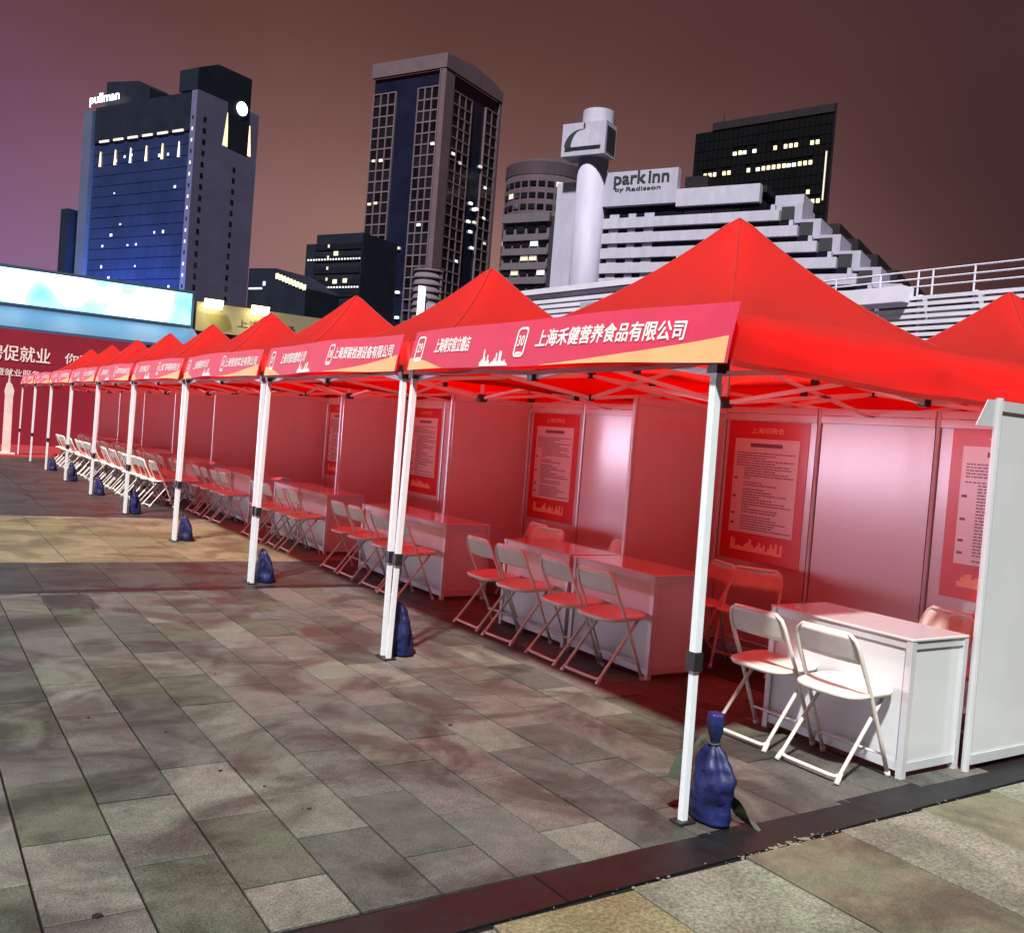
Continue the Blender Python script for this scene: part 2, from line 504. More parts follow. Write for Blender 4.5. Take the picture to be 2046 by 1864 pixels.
def text_mesh(s, h, m, w=None, bold=0.0):
    """text as a mesh, glyph height h, squeezed to width w, origin at the middle"""
    cu = bpy.data.curves.new('lettering', 'FONT')
    cu.body = s
    cu.size = h
    cu.resolution_u = 2
    o = bpy.data.objects.new('lettering', cu)
    COL.objects.link(o)
    dg = bpy.context.evaluated_depsgraph_get()
    me = bpy.data.meshes.new_from_object(o.evaluated_get(dg))
    bpy.data.objects.remove(o)
    xs = [v.co.x for v in me.vertices]; ys = [v.co.y for v in me.vertices]
    cx = (min(xs) + max(xs)) / 2; cy = (min(ys) + max(ys)) / 2
    k = (w / (max(xs) - min(xs))) if w else 1
    for v in me.vertices:
        v.co.x = (v.co.x - cx) * k
        v.co.y -= cy
    if bold:
        import bmesh
        bm = bmesh.new(); bm.from_mesh(me)
        g0 = list(bm.verts) + list(bm.edges) + list(bm.faces)
        for q, (dx, dy) in enumerate(((bold, 0), (0, bold), (bold, bold))):
            d = bmesh.ops.duplicate(bm, geom=g0)
            for e in d['geom']:
                if isinstance(e, bmesh.types.BMVert):
                    e.co.x += dx; e.co.y += dy; e.co.z += (q + 1) * max(.0004, h * .002)
        bm.to_mesh(me); bm.free()
    me.materials.clear(); me.materials.append(m)
    me.name = 'lettering'
    return me


ROT_NX = Matrix(((0, 0, -1), (-1, 0, 0), (0, 1, 0))).to_euler()   # text read from -x
ROT_NY = Matrix(((1, 0, 0), (0, 0, -1), (0, 1, 0))).to_euler()    # text read from -y

# ------------------------------------------------------------------ ground
gr = MB(); gr.box(-900, 1500, -300, 2600, -1.0, -.05)
tag(gr.build('ground', M['stone_grey']), kind='structure')
base = MB(); base.box(-40, 40, -14, 70, -.045, -.012)
pave = base.build('pavement', M['joint'])
tag(pave, kind='structure')

J = .0095
nslab = 0


def slabs(x0, nx, wx, y0, ny, ly, matkey, stagger=True, y1=None):
    """stone by stone; alike stones share one mesh"""
    global nslab
    full = MB().slab(0, wx - J, 0, ly - J, -.03, 0).mesh('paving_slab', M[matkey])
    for i in range(nx):
        yy = y0 - (ly / 2 if (stagger and i % 2) else 0)
        k = 0
        while True:
            a = yy + k * ly; bb = a + ly
            k += 1
            if y1 is not None and a >= y1 - .02: break
            if y1 is None and k > ny: break
            ca = max(a, y0); cb = min(bb, y1) if y1 is not None else bb
            dz = random.uniform(-.0022, .0018)
            if abs(ca - a) < 1e-6 and abs(cb - bb) < 1e-6:
                o = inst('paving_slab', full, pave, (x0 + i * wx, ca, dz))
            else:
                o = MB().slab(0, wx - J, 0, cb - ca - J, -.03, 0).build('paving_slab', M[matkey], pave, loc=(x0 + i * wx, ca, dz))
            o.rotation_euler = (random.uniform(-.0012, .0012), random.uniform(-.0015, .0015), random.uniform(-.001, .001))
            nslab += 1


slabs(-2.768, 16, .305, -.095, 0, .605, 'stone', y1=5.74)          # 300 x 600 stones in front of the tents
fore = ['fore_grey', 'fore_orange', 'fore_grey', 'fore_brown', 'fore_grey', 'fore_olive', 'fore_grey', 'fore_brown', 'fore_olive']
for i, mk in enumerate(fore):                                        # large stones this side of the dark strip
    slabs(-1.80 + i * .603, 1, .603, -1.55, 1, 1.19 + .017 * i, mk, stagger=False)
slabs(-3.02, 8, .61, 5.90, 0, .75, 'stone_grey', stagger=False, y1=7.40)
slabs(-2.62, 8, .61, 7.405, 0, 1.03, 'stone_warm', stagger=False, y1=11.52)
for i in range(11):                                                  # dark border stones, near and far
    MB().slab(0, .905, 0, .222, -.03, 0).build('border_stone', M['stone_dark'], pave, loc=(-3.6 + i * .91, -.33 + (-3.6 + i * .91 + 1) * .028, -.001), rot=(0, 0, .028))
    MB().slab(0, .905, 0, .145, -.03, 0).build('border_stone', M['stone_dark'], pave, loc=(-4.2 + i * .91, 5.748, -.002))
surround = MB()                                                      # the rest of the plaza's stones
random.seed(3)


def fill(x0, x1, y0, y1, wx, ly):
    nx = int(round((x1 - x0) / wx)); ny = int(round((y1 - y0) / ly))
    for i in range(nx):
        for k in range(ny):
            z = random.uniform(-.003, .001)
            surround.slab(x0 + i * wx, x0 + (i + 1) * wx - J, y0 + k * ly, y0 + (k + 1) * ly - J, -.03, z)


fill(-12.5, -2.775, -.095, 5.74, .608, .584)
fill(2.12, 12, .02, 5.74, .618, .572)
fill(-12.5, -1.81, -9, -.42, .594, .6)
fill(-1.80, 3.63, -9, -1.56, .603, .62)
fill(3.63, 12, -9, -.2, .6, .6)
fill(-14, -3.03, 5.9, 11.5, .6, .7)
fill(1.87, 12, 5.9, 7.39, .6, .745)
fill(2.27, 12, 7.4, 11.5, .6, .68)
fill(-14, 14, 11.54, 38, 1.0, 1.0)
tag(surround.build('surrounding_slabs', M['stone_grey'], pave), kind='stuff')
mortar = MB()                                                        # crumbled pale mortar along the dark strip
random.seed(21)
for i in range(130):
    x = random.choice((random.gauss(.42, .10), random.gauss(.15, .10), random.gauss(.30, .05), random.uniform(-1.2, 1.6)))
    y = -.345 + (x + 1) * .028 + random.gauss(0, .011)
    r_ = random.choice((.003, .004, .005, .009, .014)) * random.uniform(.5, 1.0)
    pts = [(x + math.cos(t) * r_ * random.uniform(.6, 1.5), y + math.sin(t) * r_ * random.uniform(.5, 1), 0) for t in (0, 1.2, 2.4, 3.7, 5.0)]
    mortar.prism([(p[0], p[1], .0) for p in pts], (0, 0, random.uniform(.001, .003)))
tag(mortar.build('crumbled_mortar', M['crumb'], pave), kind='stuff')
for (x, y, r_) in ((-2.312, .206, .016), (-1.41, .752, .011), (-1.72, 1.9, .008), (-2.02, 2.25, .009), (-1.62, 1.30, .009), (-.30, 1.55, .010), (-.93, 2.2, .008), (-1.2, 2.9, .008), (-1.5, 1.05, .008)):
    MB().lathe([(r_, .0), (r_, .0035), (r_ * .5, .0045)], 10).build('dark_stud', M['black'], pave, loc=(x, y, 0), rot=(0, 0, x * 9))
MB().slab(-1.86, -1.50, 5.06, 5.60, 0, .006).build('access_cover', M['stone_grey'], pave)
MB().slab(.55, .98, 5.10, 5.62, 0, .005).build('access_cover', M['stone'], pave)

# ------------------------------------------------------------------ pop-up tents
TP = 3.0124          # spacing of the tents
ZE, ZB, HP = 2.19, 1.965, 3.10
TW = 2.975           # canopy width along the row
TD = 3.02


def canopy_mesh(seed, nn=52):
    def f(u, v):
        x = u * 2 - 1; y = v * 2 - 1
        # squeeze samples so the folds are round
        r_ = max(abs(x), abs(y))
        rs = (abs(x) ** 7 + abs(y) ** 7) ** (1 / 7)
        t = max(0, 1 - rs) if r_ < 1 else 0
        g = .90 * t ** 1.85 + .10 * t
        z = ZE + (HP - ZE) * g
        if rs < .05: z -= ((.05 - rs) / .05) ** 2 * .02
        e = 1 - r_
        w = math.sin(min(1, e * 4) * math.pi)
        ang = math.atan2(y, x)
        z += w * .05 * noise.noise((x * 1.7 + seed, y * 1.7, seed * 1.7)) * 1.6
        z += .05 * math.sin(e * 30 + 2.2 * noise.noise((x * 1.2, y * 1.2, seed)) * 3) * max(0, 1 - e * 3.2) * min(1, e * 14) * (.5 + noise.noise((x * 1.5 + 3, y * 1.5, seed)))
        # tension creases running out of the corners
        for cxn, cyn in ((-1, -1), (-1, 1), (1, -1), (1, 1)):
            dx, dy = x - cxn, y - cyn
            dd = math.hypot(dx, dy)
            if dd < 1.1:
                an = math.atan2(abs(dy), abs(dx))
                z += .020 * math.sin(an * 15 + seed * cxn + cyn) * math.exp(-((dd - .42) / .24) ** 2) * math.sin(an * 2)
        # between the corners the cloth sags
        mid = 1 - min(abs(x), abs(y)) / (r_ + 1e-6)
        z -= .05 * mid * math.sin(t * math.pi) ** 1.0
        return (TD / 2 + x * TD / 2, TW / 2 + y * TW / 2, z)
    mb = MB().grid(f, nn, nn)
    tri = []
    for (a, b, c, d) in mb.f:                                        # fold the cloth along its ridges
        x = mb.v[a][0] + mb.v[c][0] - TD; y = mb.v[a][1] + mb.v[c][1] - TW
        tri += [(a, b, c), (a, c, d)] if x * y > 0 else [(a, b, d), (b, c, d)]
    mb.f = tri
    # valance: goes straight down with shallow waves
    per = []
    for i in range(nn): per.append((i, 0))
    for i in range(nn): per.append((nn, i))
    for i in range(nn): per.append((nn - i, nn))
    for i in range(nn): per.append((0, nn - i))
    top = [i * (nn + 1) + j for i, j in per]
    prev = top
    for lv, (dz, dn) in enumerate(((-.07, .012), (-.15, .006), (ZB - ZE, .0))):
        row = []
        for q, idx in enumerate(top):
            x, y, z = mb.v[idx]
            nx = -1 if per[q][0] == 0 else (1 if per[q][0] == nn else 0)
            ny = -1 if per[q][1] == 0 else (1 if per[q][1] == nn else 0)
            wv = .020 * noise.noise((x * 2.6 + seed, y * 2.6, lv * .9)) * (lv + 1)
            row.append(len(mb.v))
            mb.v.append((x + nx * (dn + wv * .4), y + ny * (dn + wv) * .6, z + dz + .012 * noise.noise((x * 2, y * 2, seed)) - (.020 * math.sin(min(1, max(0, (y / TW if nx else x / TD))) * math.pi) if lv == 2 else 0)))
        n = len(top)
        for q in range(n):
            mb.f.append((prev[q], prev[(q + 1) % n], row[(q + 1) % n], row[q]))
        prev = row
    me = mb.mesh('canopy', M['red_fabric'], True)
    seams = []
    for a, b in ((0, 0), (0, 1), (1, 0), (1, 1)):                    # taped seams on the four ridges
        pts = []
        for q in range(27):
            k = q / 26 * .5
            p = Vector(f(k if a == 0 else 1 - k, k if b == 0 else 1 - k))
            pts.append((p.x, p.y, p.z + .002))
        seams.append(('ridge_seam', MB().tube(pts, .006, 5).mesh('ridge_seam', M['red_tape'], True)))
    hem = MB()
    n = len(prev)
    c = Vector((TD / 2, TW / 2, 0))
    for q in range(n):
        p = Vector(mb.v[prev[q]]); o_ = (Vector((p.x, p.y, 0)) - c); o_ = Vector((1 if o_.x > TD / 2 - .03 else (-1 if o_.x < -TD / 2 + .03 else 0), 1 if o_.y > TW / 2 - .03 else (-1 if o_.y < -TW / 2 + .03 else 0), 0)) * .003
        hem.v += [tuple(p + o_ + Vector((0, 0, -.002))), tuple(p + o_ + Vector((0, 0, .024)))]
    for q in range(n):
        r_ = (q + 1) % n
        hem.f.append((2 * q, 2 * r_, 2 * r_ + 1, 2 * q + 1))
    seams.append(('hem_band', hem.mesh('hem_band', M['red_tape'], True)))
    return me, seams


leg_w = .036


def make_tent(seed):
    t = empty('canopy_tent')
    cm, seams = canopy_mesh(seed)
    co = inst('canopy', cm, t)
    for nm, sm in seams: inst(nm, sm, co)
    ins = .065
    for (fx, fy) in ((0, 0), (0, 1), (1, 0), (1, 1)):
        tx = .02 if fx == 0 else TD - .012
        ty = ins if fy == 0 else TW - ins
        bx = .0 if fx == 0 else TD + .015
        by = .022 if fy == 0 else TW - .022
        mid = .70
        def P(z):
            k = z / ZB
            return (bx + (tx - bx) * k, by + (ty - by) * k, z)
        lg = MB(); lg.bar(P(mid), P(ZB + .08), leg_w, leg_w, up=(1, 0, 0)); lg.bar(P(.012), P(mid), leg_w * .82, leg_w * .82, up=(1, 0, 0))
        lo = lg.build('leg', M['leg'], t)
        c = MB(); c.bar(P(.655), P(.735), .05, .05, up=(1, 0, 0)); c.box(P(.7)[0] - .012, P(.7)[0] + .012, P(.7)[1] + .02, P(.7)[1] + .045, .69, .73)
        c.build('height_lock', M['black'], lo)
        c = MB(); c.bar(P(ZB - .035), P(ZB + .06), .058, .058, up=(1, 0, 0)); c.box(P(ZB)[0] + .0, P(ZB)[0] + (.06 if fx == 0 else -.06), ty - .014, ty + .014, ZB - .02, ZB + .03)
        c.build('corner_bracket', M['black'], lo)
        c = MB(); c.slab(bx - .045, bx + .045, by - .035, by + .035, .0005, .012); c.build('foot_plate', M['black'], lo)
    zt, zb = 2.10, 1.93

    def side(p, q):
        p = Vector(p); q = Vector(q)
        m_ = (p + q) / 2
        off = (q - p).normalized().cross(Vector((0, 0, 1))) * .012
        for a, b_ in ((p, m_), (m_, q)):
            for za, zb_, s_ in ((zt, zb, 1), (zb, zt, -1)):
                MB().bar((a.x + off.x * s_, a.y + off.y * s_, za), (b_.x + off.x * s_, b_.y + off.y * s_, zb_), .014, .026).build('truss_bar', M['leg'], t)
            c = (a + b_) / 2
            MB().box(c.x - .016, c.x + .016, c.y - .016, c.y + .016, (zt + zb) / 2 - .016, (zt + zb) / 2 + .016).build('joint', M['black'], t)
        for z in (zt, zb):
            MB().box(m_.x - .024, m_.x + .024, m_.y - .024, m_.y + .024, z - .022, z + .022).build('joint', M['black'], t)
        return m_
    A = (.03, .075, 0); B_ = (.03, TW - .075, 0); C_ = (TD - .03, .075, 0); D_ = (TD - .03, TW - .075, 0)
    mids = [side(A, B_), side(A, C_), side(B_, D_), side(C_, D_)]
    cx, cy = TD / 2, TW / 2
    for m_ in mids:                                                  # inner scissor struts to the hub
        for za, zb_ in ((zt, zb - .02), (zb, zt + .12)):
            MB().bar((m_.x, m_.y, za), (cx, cy, zb_ + (.0 if za == zt else .0)), .014, .024).build('truss_bar', M['leg'], t)
        c = (Vector((m_.x, m_.y, 0)) + Vector((cx, cy, 0))) / 2
        MB().box(c.x - .018, c.x + .018, c.y - .018, c.y + .018, 2.02, 2.06).build('joint', M['black'], t)
    for (x, y) in ((.10, .13), (.10, TW - .13), (TD - .10, .13), (TD - .10, TW - .13)):   # hip ribs under the ridges
        pts = []
        for k in range(7):
            s_ = k / 6
            rr = 1 - s_
            g = .86 * (1 - rr) ** 1.78 + .14 * (1 - rr)
            pts.append((x + (cx - x) * s_, y + (cy - y) * s_, ZE - .10 + (HP - ZE - .02) * g))
        MB().tube(pts, .009, 6).build('roof_rib', M['leg'], t)
    MB().tube([(cx, cy, 1.90), (cx, cy, HP - .07)], .017, 8).build('centre_pole', M['leg'], t)
    MB().lathe([(.05, 1.88), (.055, 1.92), (.03, 1.95)], 10, cx, cy).build('hub', M['black'], t)
    return t


NT = 9
T_LAB = ['nearest red pop-up tent, showing its whole right side', 'second red pop-up tent from the right end of the row', 'third red pop-up tent from the right end of the row',
         'fourth red pop-up tent from the right end of the row', 'fifth red pop-up tent from the right end of the row', 'sixth red pop-up tent from the right end of the row',
         'third red pop-up tent from the far end, before the stage', 'second red pop-up tent from the far end, before the stage', 'farthest red pop-up tent, next to the stage backdrop']
protos = [make_tent(1.3), make_tent(5.1), make_tent(9.7)]
for k in range(NT):
    t = protos[k] if k < 3 else copy_tree(protos[k % 3])
    t.location = (0, TP * k + .018, 0)
    tag(t, T_LAB[k], 'tent', 'red pop-up tents in the front row')
t2 = copy_tree(protos[1]); t2.location = (3.16, .05, 0)
tag(t2, 'red tent behind the nearest one, only its peak showing at the right edge', 'tent', 'red pop-up tents in the back row')
t2 = copy_tree(protos[2]); t2.location = (3.16, .05 + TP, 0)
tag(t2, 'red tent of the back row, second from the right, hidden behind the nearest peaks', 'tent', 'red pop-up tents in the back row')

# ------------------------------------------------------------------ printed fascia banners


def make_banner(k, nums, names, bends):
    y0 = TP * k + .018 - (.055 if k == 0 else -.075)
    y1 = TP * k + .018 + TW - .085
    W = y1 - y0
    b = empty('fascia_banner', (-.035, (y0 + y1) / 2, 1.975))
    H = .262
    TILT = .055     # leans back at the top

    def surf(s, z, out=0.0):
        """s from the viewer's left (0) to right (1), z 0..1"""
        yy = W / 2 - s * W
        x = -.012 + TILT * z ** 1.3 + .008 * math.sin(s * 7 + k) * (1 - z) - out
        zz = z * H + .014 * math.sin(s * math.pi) * (1 if k else .6) - (.012 * (s - .5) if k == 0 else 0) + .004 * math.sin(s * 11 + k * 2)
        return Vector((x, yy, zz))
    fr = MB().grid(lambda u, v: surf(u, v), 30, 5)
    sh = fr.mesh('printed_sheet', M['banner'], True)
    inst('printed_sheet', sh, b)

    def lay(me, s0, zc, nm, out=.004):
        """wrap flat artwork (x along the banner, y up, centred) on the sheet"""
        for v in me.vertices:
            p = surf(min(.999, max(.001, s0 + v.co.x / W)), min(1, max(0, zc + v.co.y / H)), out + v.co.z)
            v.co = p
        inst(nm, me, b)

    def flat(polys, m):
        mb = MB()
        for po in polys:
            n0 = len(mb.v)
            mb.v += [(x, y, 0) for x, y in po]
            mb.f.append(tuple(range(n0, n0 + len(po))))
        me = bpy.data.meshes.new('artwork')
        me.from_pydata(mb.v, [], mb.f)
        me.materials.append(m)
        return me
    # gold sweep at the left foot and the large one at the right
    n = 14
    lay(flat([[(W * .16 * i / n, 0), (W * .16 * (i + 1) / n, 0), (W * .16 * (i + 1) / n, H * .30 * max(0.002, math.cos((i + 1) / n * math.pi / 2)) ** 1.2), (W * .16 * i / n, H * .30 * math.cos(i / n * math.pi / 2) ** 1.2)] for i in range(n)], M['gold']), .002, .005, 'gold_sweep')
    lay(flat([[(W * .46 * i / n, 0), (W * .46 * (i + 1) / n, 0), (W * .46 * (i + 1) / n, .003 + H * .43 * ((i + 1) / n) ** 1.5), (W * .46 * i / n, .003 + H * .43 * (i / n) ** 1.5)] for i in range(n)], M['gold']), .535, .005, 'gold_sweep', .0045)
    # skyline silhouette
    sky = []
    xs = 0
    rnd = random.Random(5)
    hs = [.10, .16, .40, .22, .12, .26, .14, .06, .09, .12, .18, .30, .11, .35, .34, .12, .10, .14, .08, .04]
    for h_ in hs:
        w_ = .016
        sky.append([(xs, 0), (xs + w_, 0), (xs + w_, H * h_ * .85), (xs + w_ * .5, H * h_), (xs, H * h_ * .9)])
        xs += w_
    lay(flat(sky, M['bprint']), .315, .03, 'skyline_print', .0035)
    # numbered emblems: a white rounded frame with digits inside
    for (s0, num, nm, sN, wN) in bends:
        hw, hh, th = .055, .085, .013
        ring = []
        def rr(hw, hh, r_, n=4):
            pts = []
            for cx, cy, a0 in ((hw - r_, hh - r_, 0), (-hw + r_, hh - r_, 90), (-hw + r_, -hh + r_, 180), (hw - r_, -hh + r_, 270)):
                for i in range(n + 1):
                    a = R(a0 + 90 * i / n); pts.append((cx + math.cos(a) * r_, cy + math.sin(a) * r_))
            return pts
        o_ = rr(hw, hh, .03); i_ = rr(hw - th, hh - th, .02)
        for i in range(len(o_)):
            j = (i + 1) % len(o_)
            ring.append([o_[i], o_[j], i_[j], i_[i]])
        lay(flat(ring, M['bprint']), s0, .53, 'emblem_frame')
        lay(text_mesh(num, .085, M['bprint'], .062, .003), s0, .55, 'emblem_number')
        lay(flat([[(-.03, -.008), (.03, -.008), (.03, .004), (-.03, .004)]], M['bprint']), s0, .30, 'emblem_caption')
        lay(text_mesh(nm, .10, M['bprint'], wN, .004), sN, .56, 'company_name')
    return b


BN = [('29', '上海得安宿立德店', '30', '上海禾健营养食品有限公司', 'rose banner on the nearest tent, emblem 30 and gold right corner'),
      ('27', '上海市第四建筑公司', '28', '上海贸联检测设备有限公司', 'rose banner on the second tent from the right, emblem 28'),
      ('25', '上海创新技术公司', '26', '上海恒信实业有限公司', 'rose banner on the third tent from the right, ending in a gold corner'),
      ('23', '上海东方物流公司', '24', '上海广源电器有限公司', 'rose banner on the fourth tent from the right'),
      ('21', '上海新世纪公司', '22', '上海华宇机电有限公司', 'rose banner on the fifth tent from the right'),
      ('19', '上海长江公司', '20', '上海大众服务有限公司', 'rose banner on the sixth tent from the right'),
      ('17', '上海天河公司', '18', '上海永安百货有限公司', 'small rose banner on the third tent from the far end'),
      ('15', '上海南方公司', '16', '上海和平饭店有限公司', 'small rose banner on the second tent from the far end'),
      ('13', '上海西部公司', '14', '上海明珠实业有限公司', 'small rose banner on the farthest tent')]
for k, (n1, t1, n2, t2_, lab) in enumerate(BN):
    wl = .44 if k == 0 else .62
    wr = 1.16 if k == 0 else 1.05
    bd = make_banner(k, None, None, [(.055 if k else .04, n1, t1, .25 if k else .185, wl), (.56 if k else .455, n2, t2_, .775 if k else .705, wr)])
    tag(bd, lab, 'banner', 'printed banners along the tent fronts')

# ------------------------------------------------------------------ exhibition booths
BY0, BP = -.035, 2.955
XW0, XW1 = 1.97, 2.97     # side panels run between these
ZW = 1.985


def upright(parent, x, y, z1=ZW, w=.036):
    mb = MB().lathe([(w / 2, 0.0), (w / 2, z1)], 8, x, y)
    return mb.build('upright', M['alu'], parent)


B_LAB = ['white panel booth under the nearest tent, with the tall end wall', 'white panel booth under the second tent from the right', 'white panel booth under the third tent from the right', 'white panel booth under the fourth tent from the right', 'white panel booth under the fifth tent from the right', 'white panel booth under the sixth tent from the right', 'white panel booth third from the far end', 'white panel booth second from the far end', 'farthest white panel booth beside the stage']
for b in range(NT):
    y0 = BY0 + BP * b
    bo = empty('exhibition_booth', (XW1, y0, 0))
    lx = lambda x: x - XW1
    pw = BP / 3
    for i in range(3):
        MB().box(lx(XW1) - .004, lx(XW1) + .006, i * pw + .024, (i + 1) * pw - .024, .09, ZW - .11).build('back_panel', M['panel'], bo)
        r_ = MB().box(lx(XW1) - .02, lx(XW1) + .02, i * pw + .021, (i + 1) * pw - .021, ZW - .108, ZW - .055); r_.build('top_rail', M['panel'], bo)
        MB().box(lx(XW1) - .017, lx(XW1) + .017, i * pw + .021, (i + 1) * pw - .021, ZW - .049, ZW + .0).build('top_rail', M['panel'], bo)
        MB().box(lx(XW1) - .016, lx(XW1) + .016, i * pw + .021, (i + 1) * pw - .021, .04, .088).build('bottom_rail', M['alu'], bo)
        for e in (.0205, pw - .0235):
            MB().box(lx(XW1) - .0075, lx(XW1) + .002, i * pw + e, i * pw + e + .003, .09, ZW - .11).build('gasket', M['gap'], bo)
        if i: upright(bo, lx(XW1), i * pw)
    upright(bo, lx(XW1), BP)
    ends = [BP] if b else [0.0, BP]
    if not b: upright(bo, lx(XW1), 0)
    for e in ends:
        MB().box(lx(XW0) + .024, lx(XW1) - .026, e - .006, e + .006, .09, ZW - .06).build('side_panel', M['panel'], bo)
        MB().box(lx(XW0) + .020, lx(XW1) - .022, e - .017, e + .017, ZW - .058, ZW - .004).build('top_rail', M['alu'], bo)
        MB().box(lx(XW0) + .020, lx(XW1) - .022, e - .016, e + .016, .035, .088).build('bottom_rail', M['alu'], bo)
        upright(bo, lx(XW0), e, ZW + .01, .042)
    if not b:
        # the end wall goes on past the back panels, and carries a corner gusset
        MB().box(.026, 1.0, -.006, .006, .09, ZW - .06).build('side_panel', M['panel'], bo)
        MB().box(.022, 1.0, -.017, .017, ZW - .058, ZW - .004).build('top_rail', M['alu'], bo)
        MB().box(.022, 1.0, -.016, .016, .035, .088).build('bottom_rail', M['alu'], bo)
        MB().prism([(lx(XW0) - .022, .0, ZW), (lx(XW0) - .10, .0, ZW - .005), (lx(XW0) - .19, .0, ZW - .145), (lx(XW0) - .022, .0, ZW - .145)], (0, .006, 0)).build('corner_gusset', M['alu'], bo)
    tag(bo, B_LAB[b], 'booth', 'white exhibition booths in a row')

# ---- counters


def make_counter():
    """origin at the front right foot corner (towards the camera's right); runs +y by .93, +x by .485"""
    c = empty('reception_counter')
    L_, Dp, Ht = .93, .485, .725
    MB().slab(-.006, Dp, -.006, L_ + .006, Ht - .012, Ht, .003).build('counter_top', M['countertop'], c)
    for (x, y) in ((.015, .015), (.015, L_ - .015), (Dp - .015, .015), (Dp - .015, L_ - .015)):
        MB().box(x - .018, x + .018, y - .018, y + .018, 0, Ht - .0125).build('corner_post', M['alu'], c)
    MB().box(.012, .018, .034, L_ - .034, .082, Ht - .058).build('front_panel', M['panel'], c)
    MB().box(.003, .027, .0335, L_ - .0335, Ht - .056, Ht - .0135).build('top_rail', M['alu'], c)
    MB().box(.004, .026, .0335, L_ - .0335, .035, .08).build('bottom_rail', M['alu'], c)
    for y, s in ((.015, 1), (L_ - .015, -1)):
        MB().box(.034, Dp - .034, y - .003, y + .003, .082, Ht - .058).build('end_panel', M['panel'], c)
        MB().box(.0335, Dp - .0335, y - .012, y + .012, Ht - .056, Ht - .0135).build('top_rail', M['alu'], c)
        MB().box(.0335, Dp - .0335, y - .011, y + .011, .035, .08).build('bottom_rail', M['alu'], c)
    return c


ORD = ['nearest', 'second', 'third', 'fourth', 'fifth', 'sixth', 'seventh', 'eighth', 'ninth', 'tenth', 'eleventh', 'twelfth', 'thirteenth', 'fourteenth', 'fifteenth', 'sixteenth', 'seventeenth', 'eighteenth']
cproto = make_counter()
n = 0
for b in range(NT):
    for e in (0, 1):
        o = cproto if n == 0 else copy_tree(cproto)
        y = BY0 + BP * b + (.045 if e == 0 else BP - .93 - .012)
        o.location = (1.478, y, 0)
        lab = 'white counter at the right end, brightly lit, two chairs before it' if n == 0 else ('%s white counter from the right end of the row' % ORD[n])
        tag(o, lab, 'counter', 'white counters in front of the booths')
        n += 1

# ---- posters on the back walls


def make_poster(lines, seed):
    """origin at the middle of the sheet; faces -x; .84 x 1.14"""
    p = empty('wall_poster')
    rnd = random.Random(seed)
    W, H = .84, 1.14
    MB().box(-.003, 0, -W / 2, W / 2, -H / 2, H / 2).build('printed_sheet', M['poster_red'], p)
    MB().box(-.006, -.0035, -W * .40, W * .40, -H * .30, H * .375).build('text_panel', M['poster_white'], p)
    z = H * .33
    x0, x1 = -.0085, -.0065
    MB().box(x0, x1, -W * .2, W * .2, z - .016, z + .016).build('headline', M['poster_ink'], p)
    tl = MB()
    z -= .065
    for i in range(lines):
        ind = .09 if i > 5 else .0
        # each line is a run of small dashes, as text looks from here
        y = W * .36 - ind
        end = -W * .36 + rnd.choice((0, 0, .05, .18, .3)) + (.14 if i > 5 and rnd.random() < .4 else 0)
        while y > end + .02:
            w_ = rnd.uniform(.012, .035)
            tl.box(x0, x1, y - w_, y, z - .0045, z + .0045)
            y -= w_ + rnd.uniform(.004, .010)
        z -= .0205 if rnd.random() < .86 else .036
        if z < -H * .28: break
    tag(tl.build('body_text', M['poster_ink'], p), kind='stuff')
    for zz in (.1, -.05, -.19, -.27):
        MB().box(x0, x1, W * .335, W * .38, zz - .008, zz + .010).build('side_heading', M['poster_ink'], p)
    inst('top_line', text_mesh('上海招聘会', .05, M['poster_gold'], .34, .001), p, (-.0045, 0, H * .435), ROT_NX)
    sk = MB()
    y = W * .36
    for i in range(22):
        w_ = .025; h_ = rnd.uniform(.02, .10)
        sk.box(-.0055, -.0035, y - w_, y, -H * .43, -H * .43 + h_)
        y -= w_
    sk.build('skyline_print', M['poster_gold'], p)
    return p


pp = [make_poster(34, 2), make_poster(32, 8)]
PO = [(2.44, 1.30, 'red and white text poster left of the lit panel in the nearest booth'), (.42, 1.335, 'red and white text poster beside the tall end wall, cut by it'),
      (2.44 + 2.94, 1.30, 'red and white text poster in the second booth from the right'), (2.44 + 2 * 2.95, 1.32, 'narrow-looking red text poster in the third booth from the right'),
      (2.44 + 3 * 2.955, 1.32, 'small red text poster in the fourth booth from the right')]
for i, (y, z, lab) in enumerate(PO):
    o = pp[i] if i < 2 else copy_tree(pp[i % 2])
    o.location = (XW1 - .006, y, z)
    tag(o, lab, 'poster', 'text posters on the booth walls')

# ------------------------------------------------------------------ folding chairs


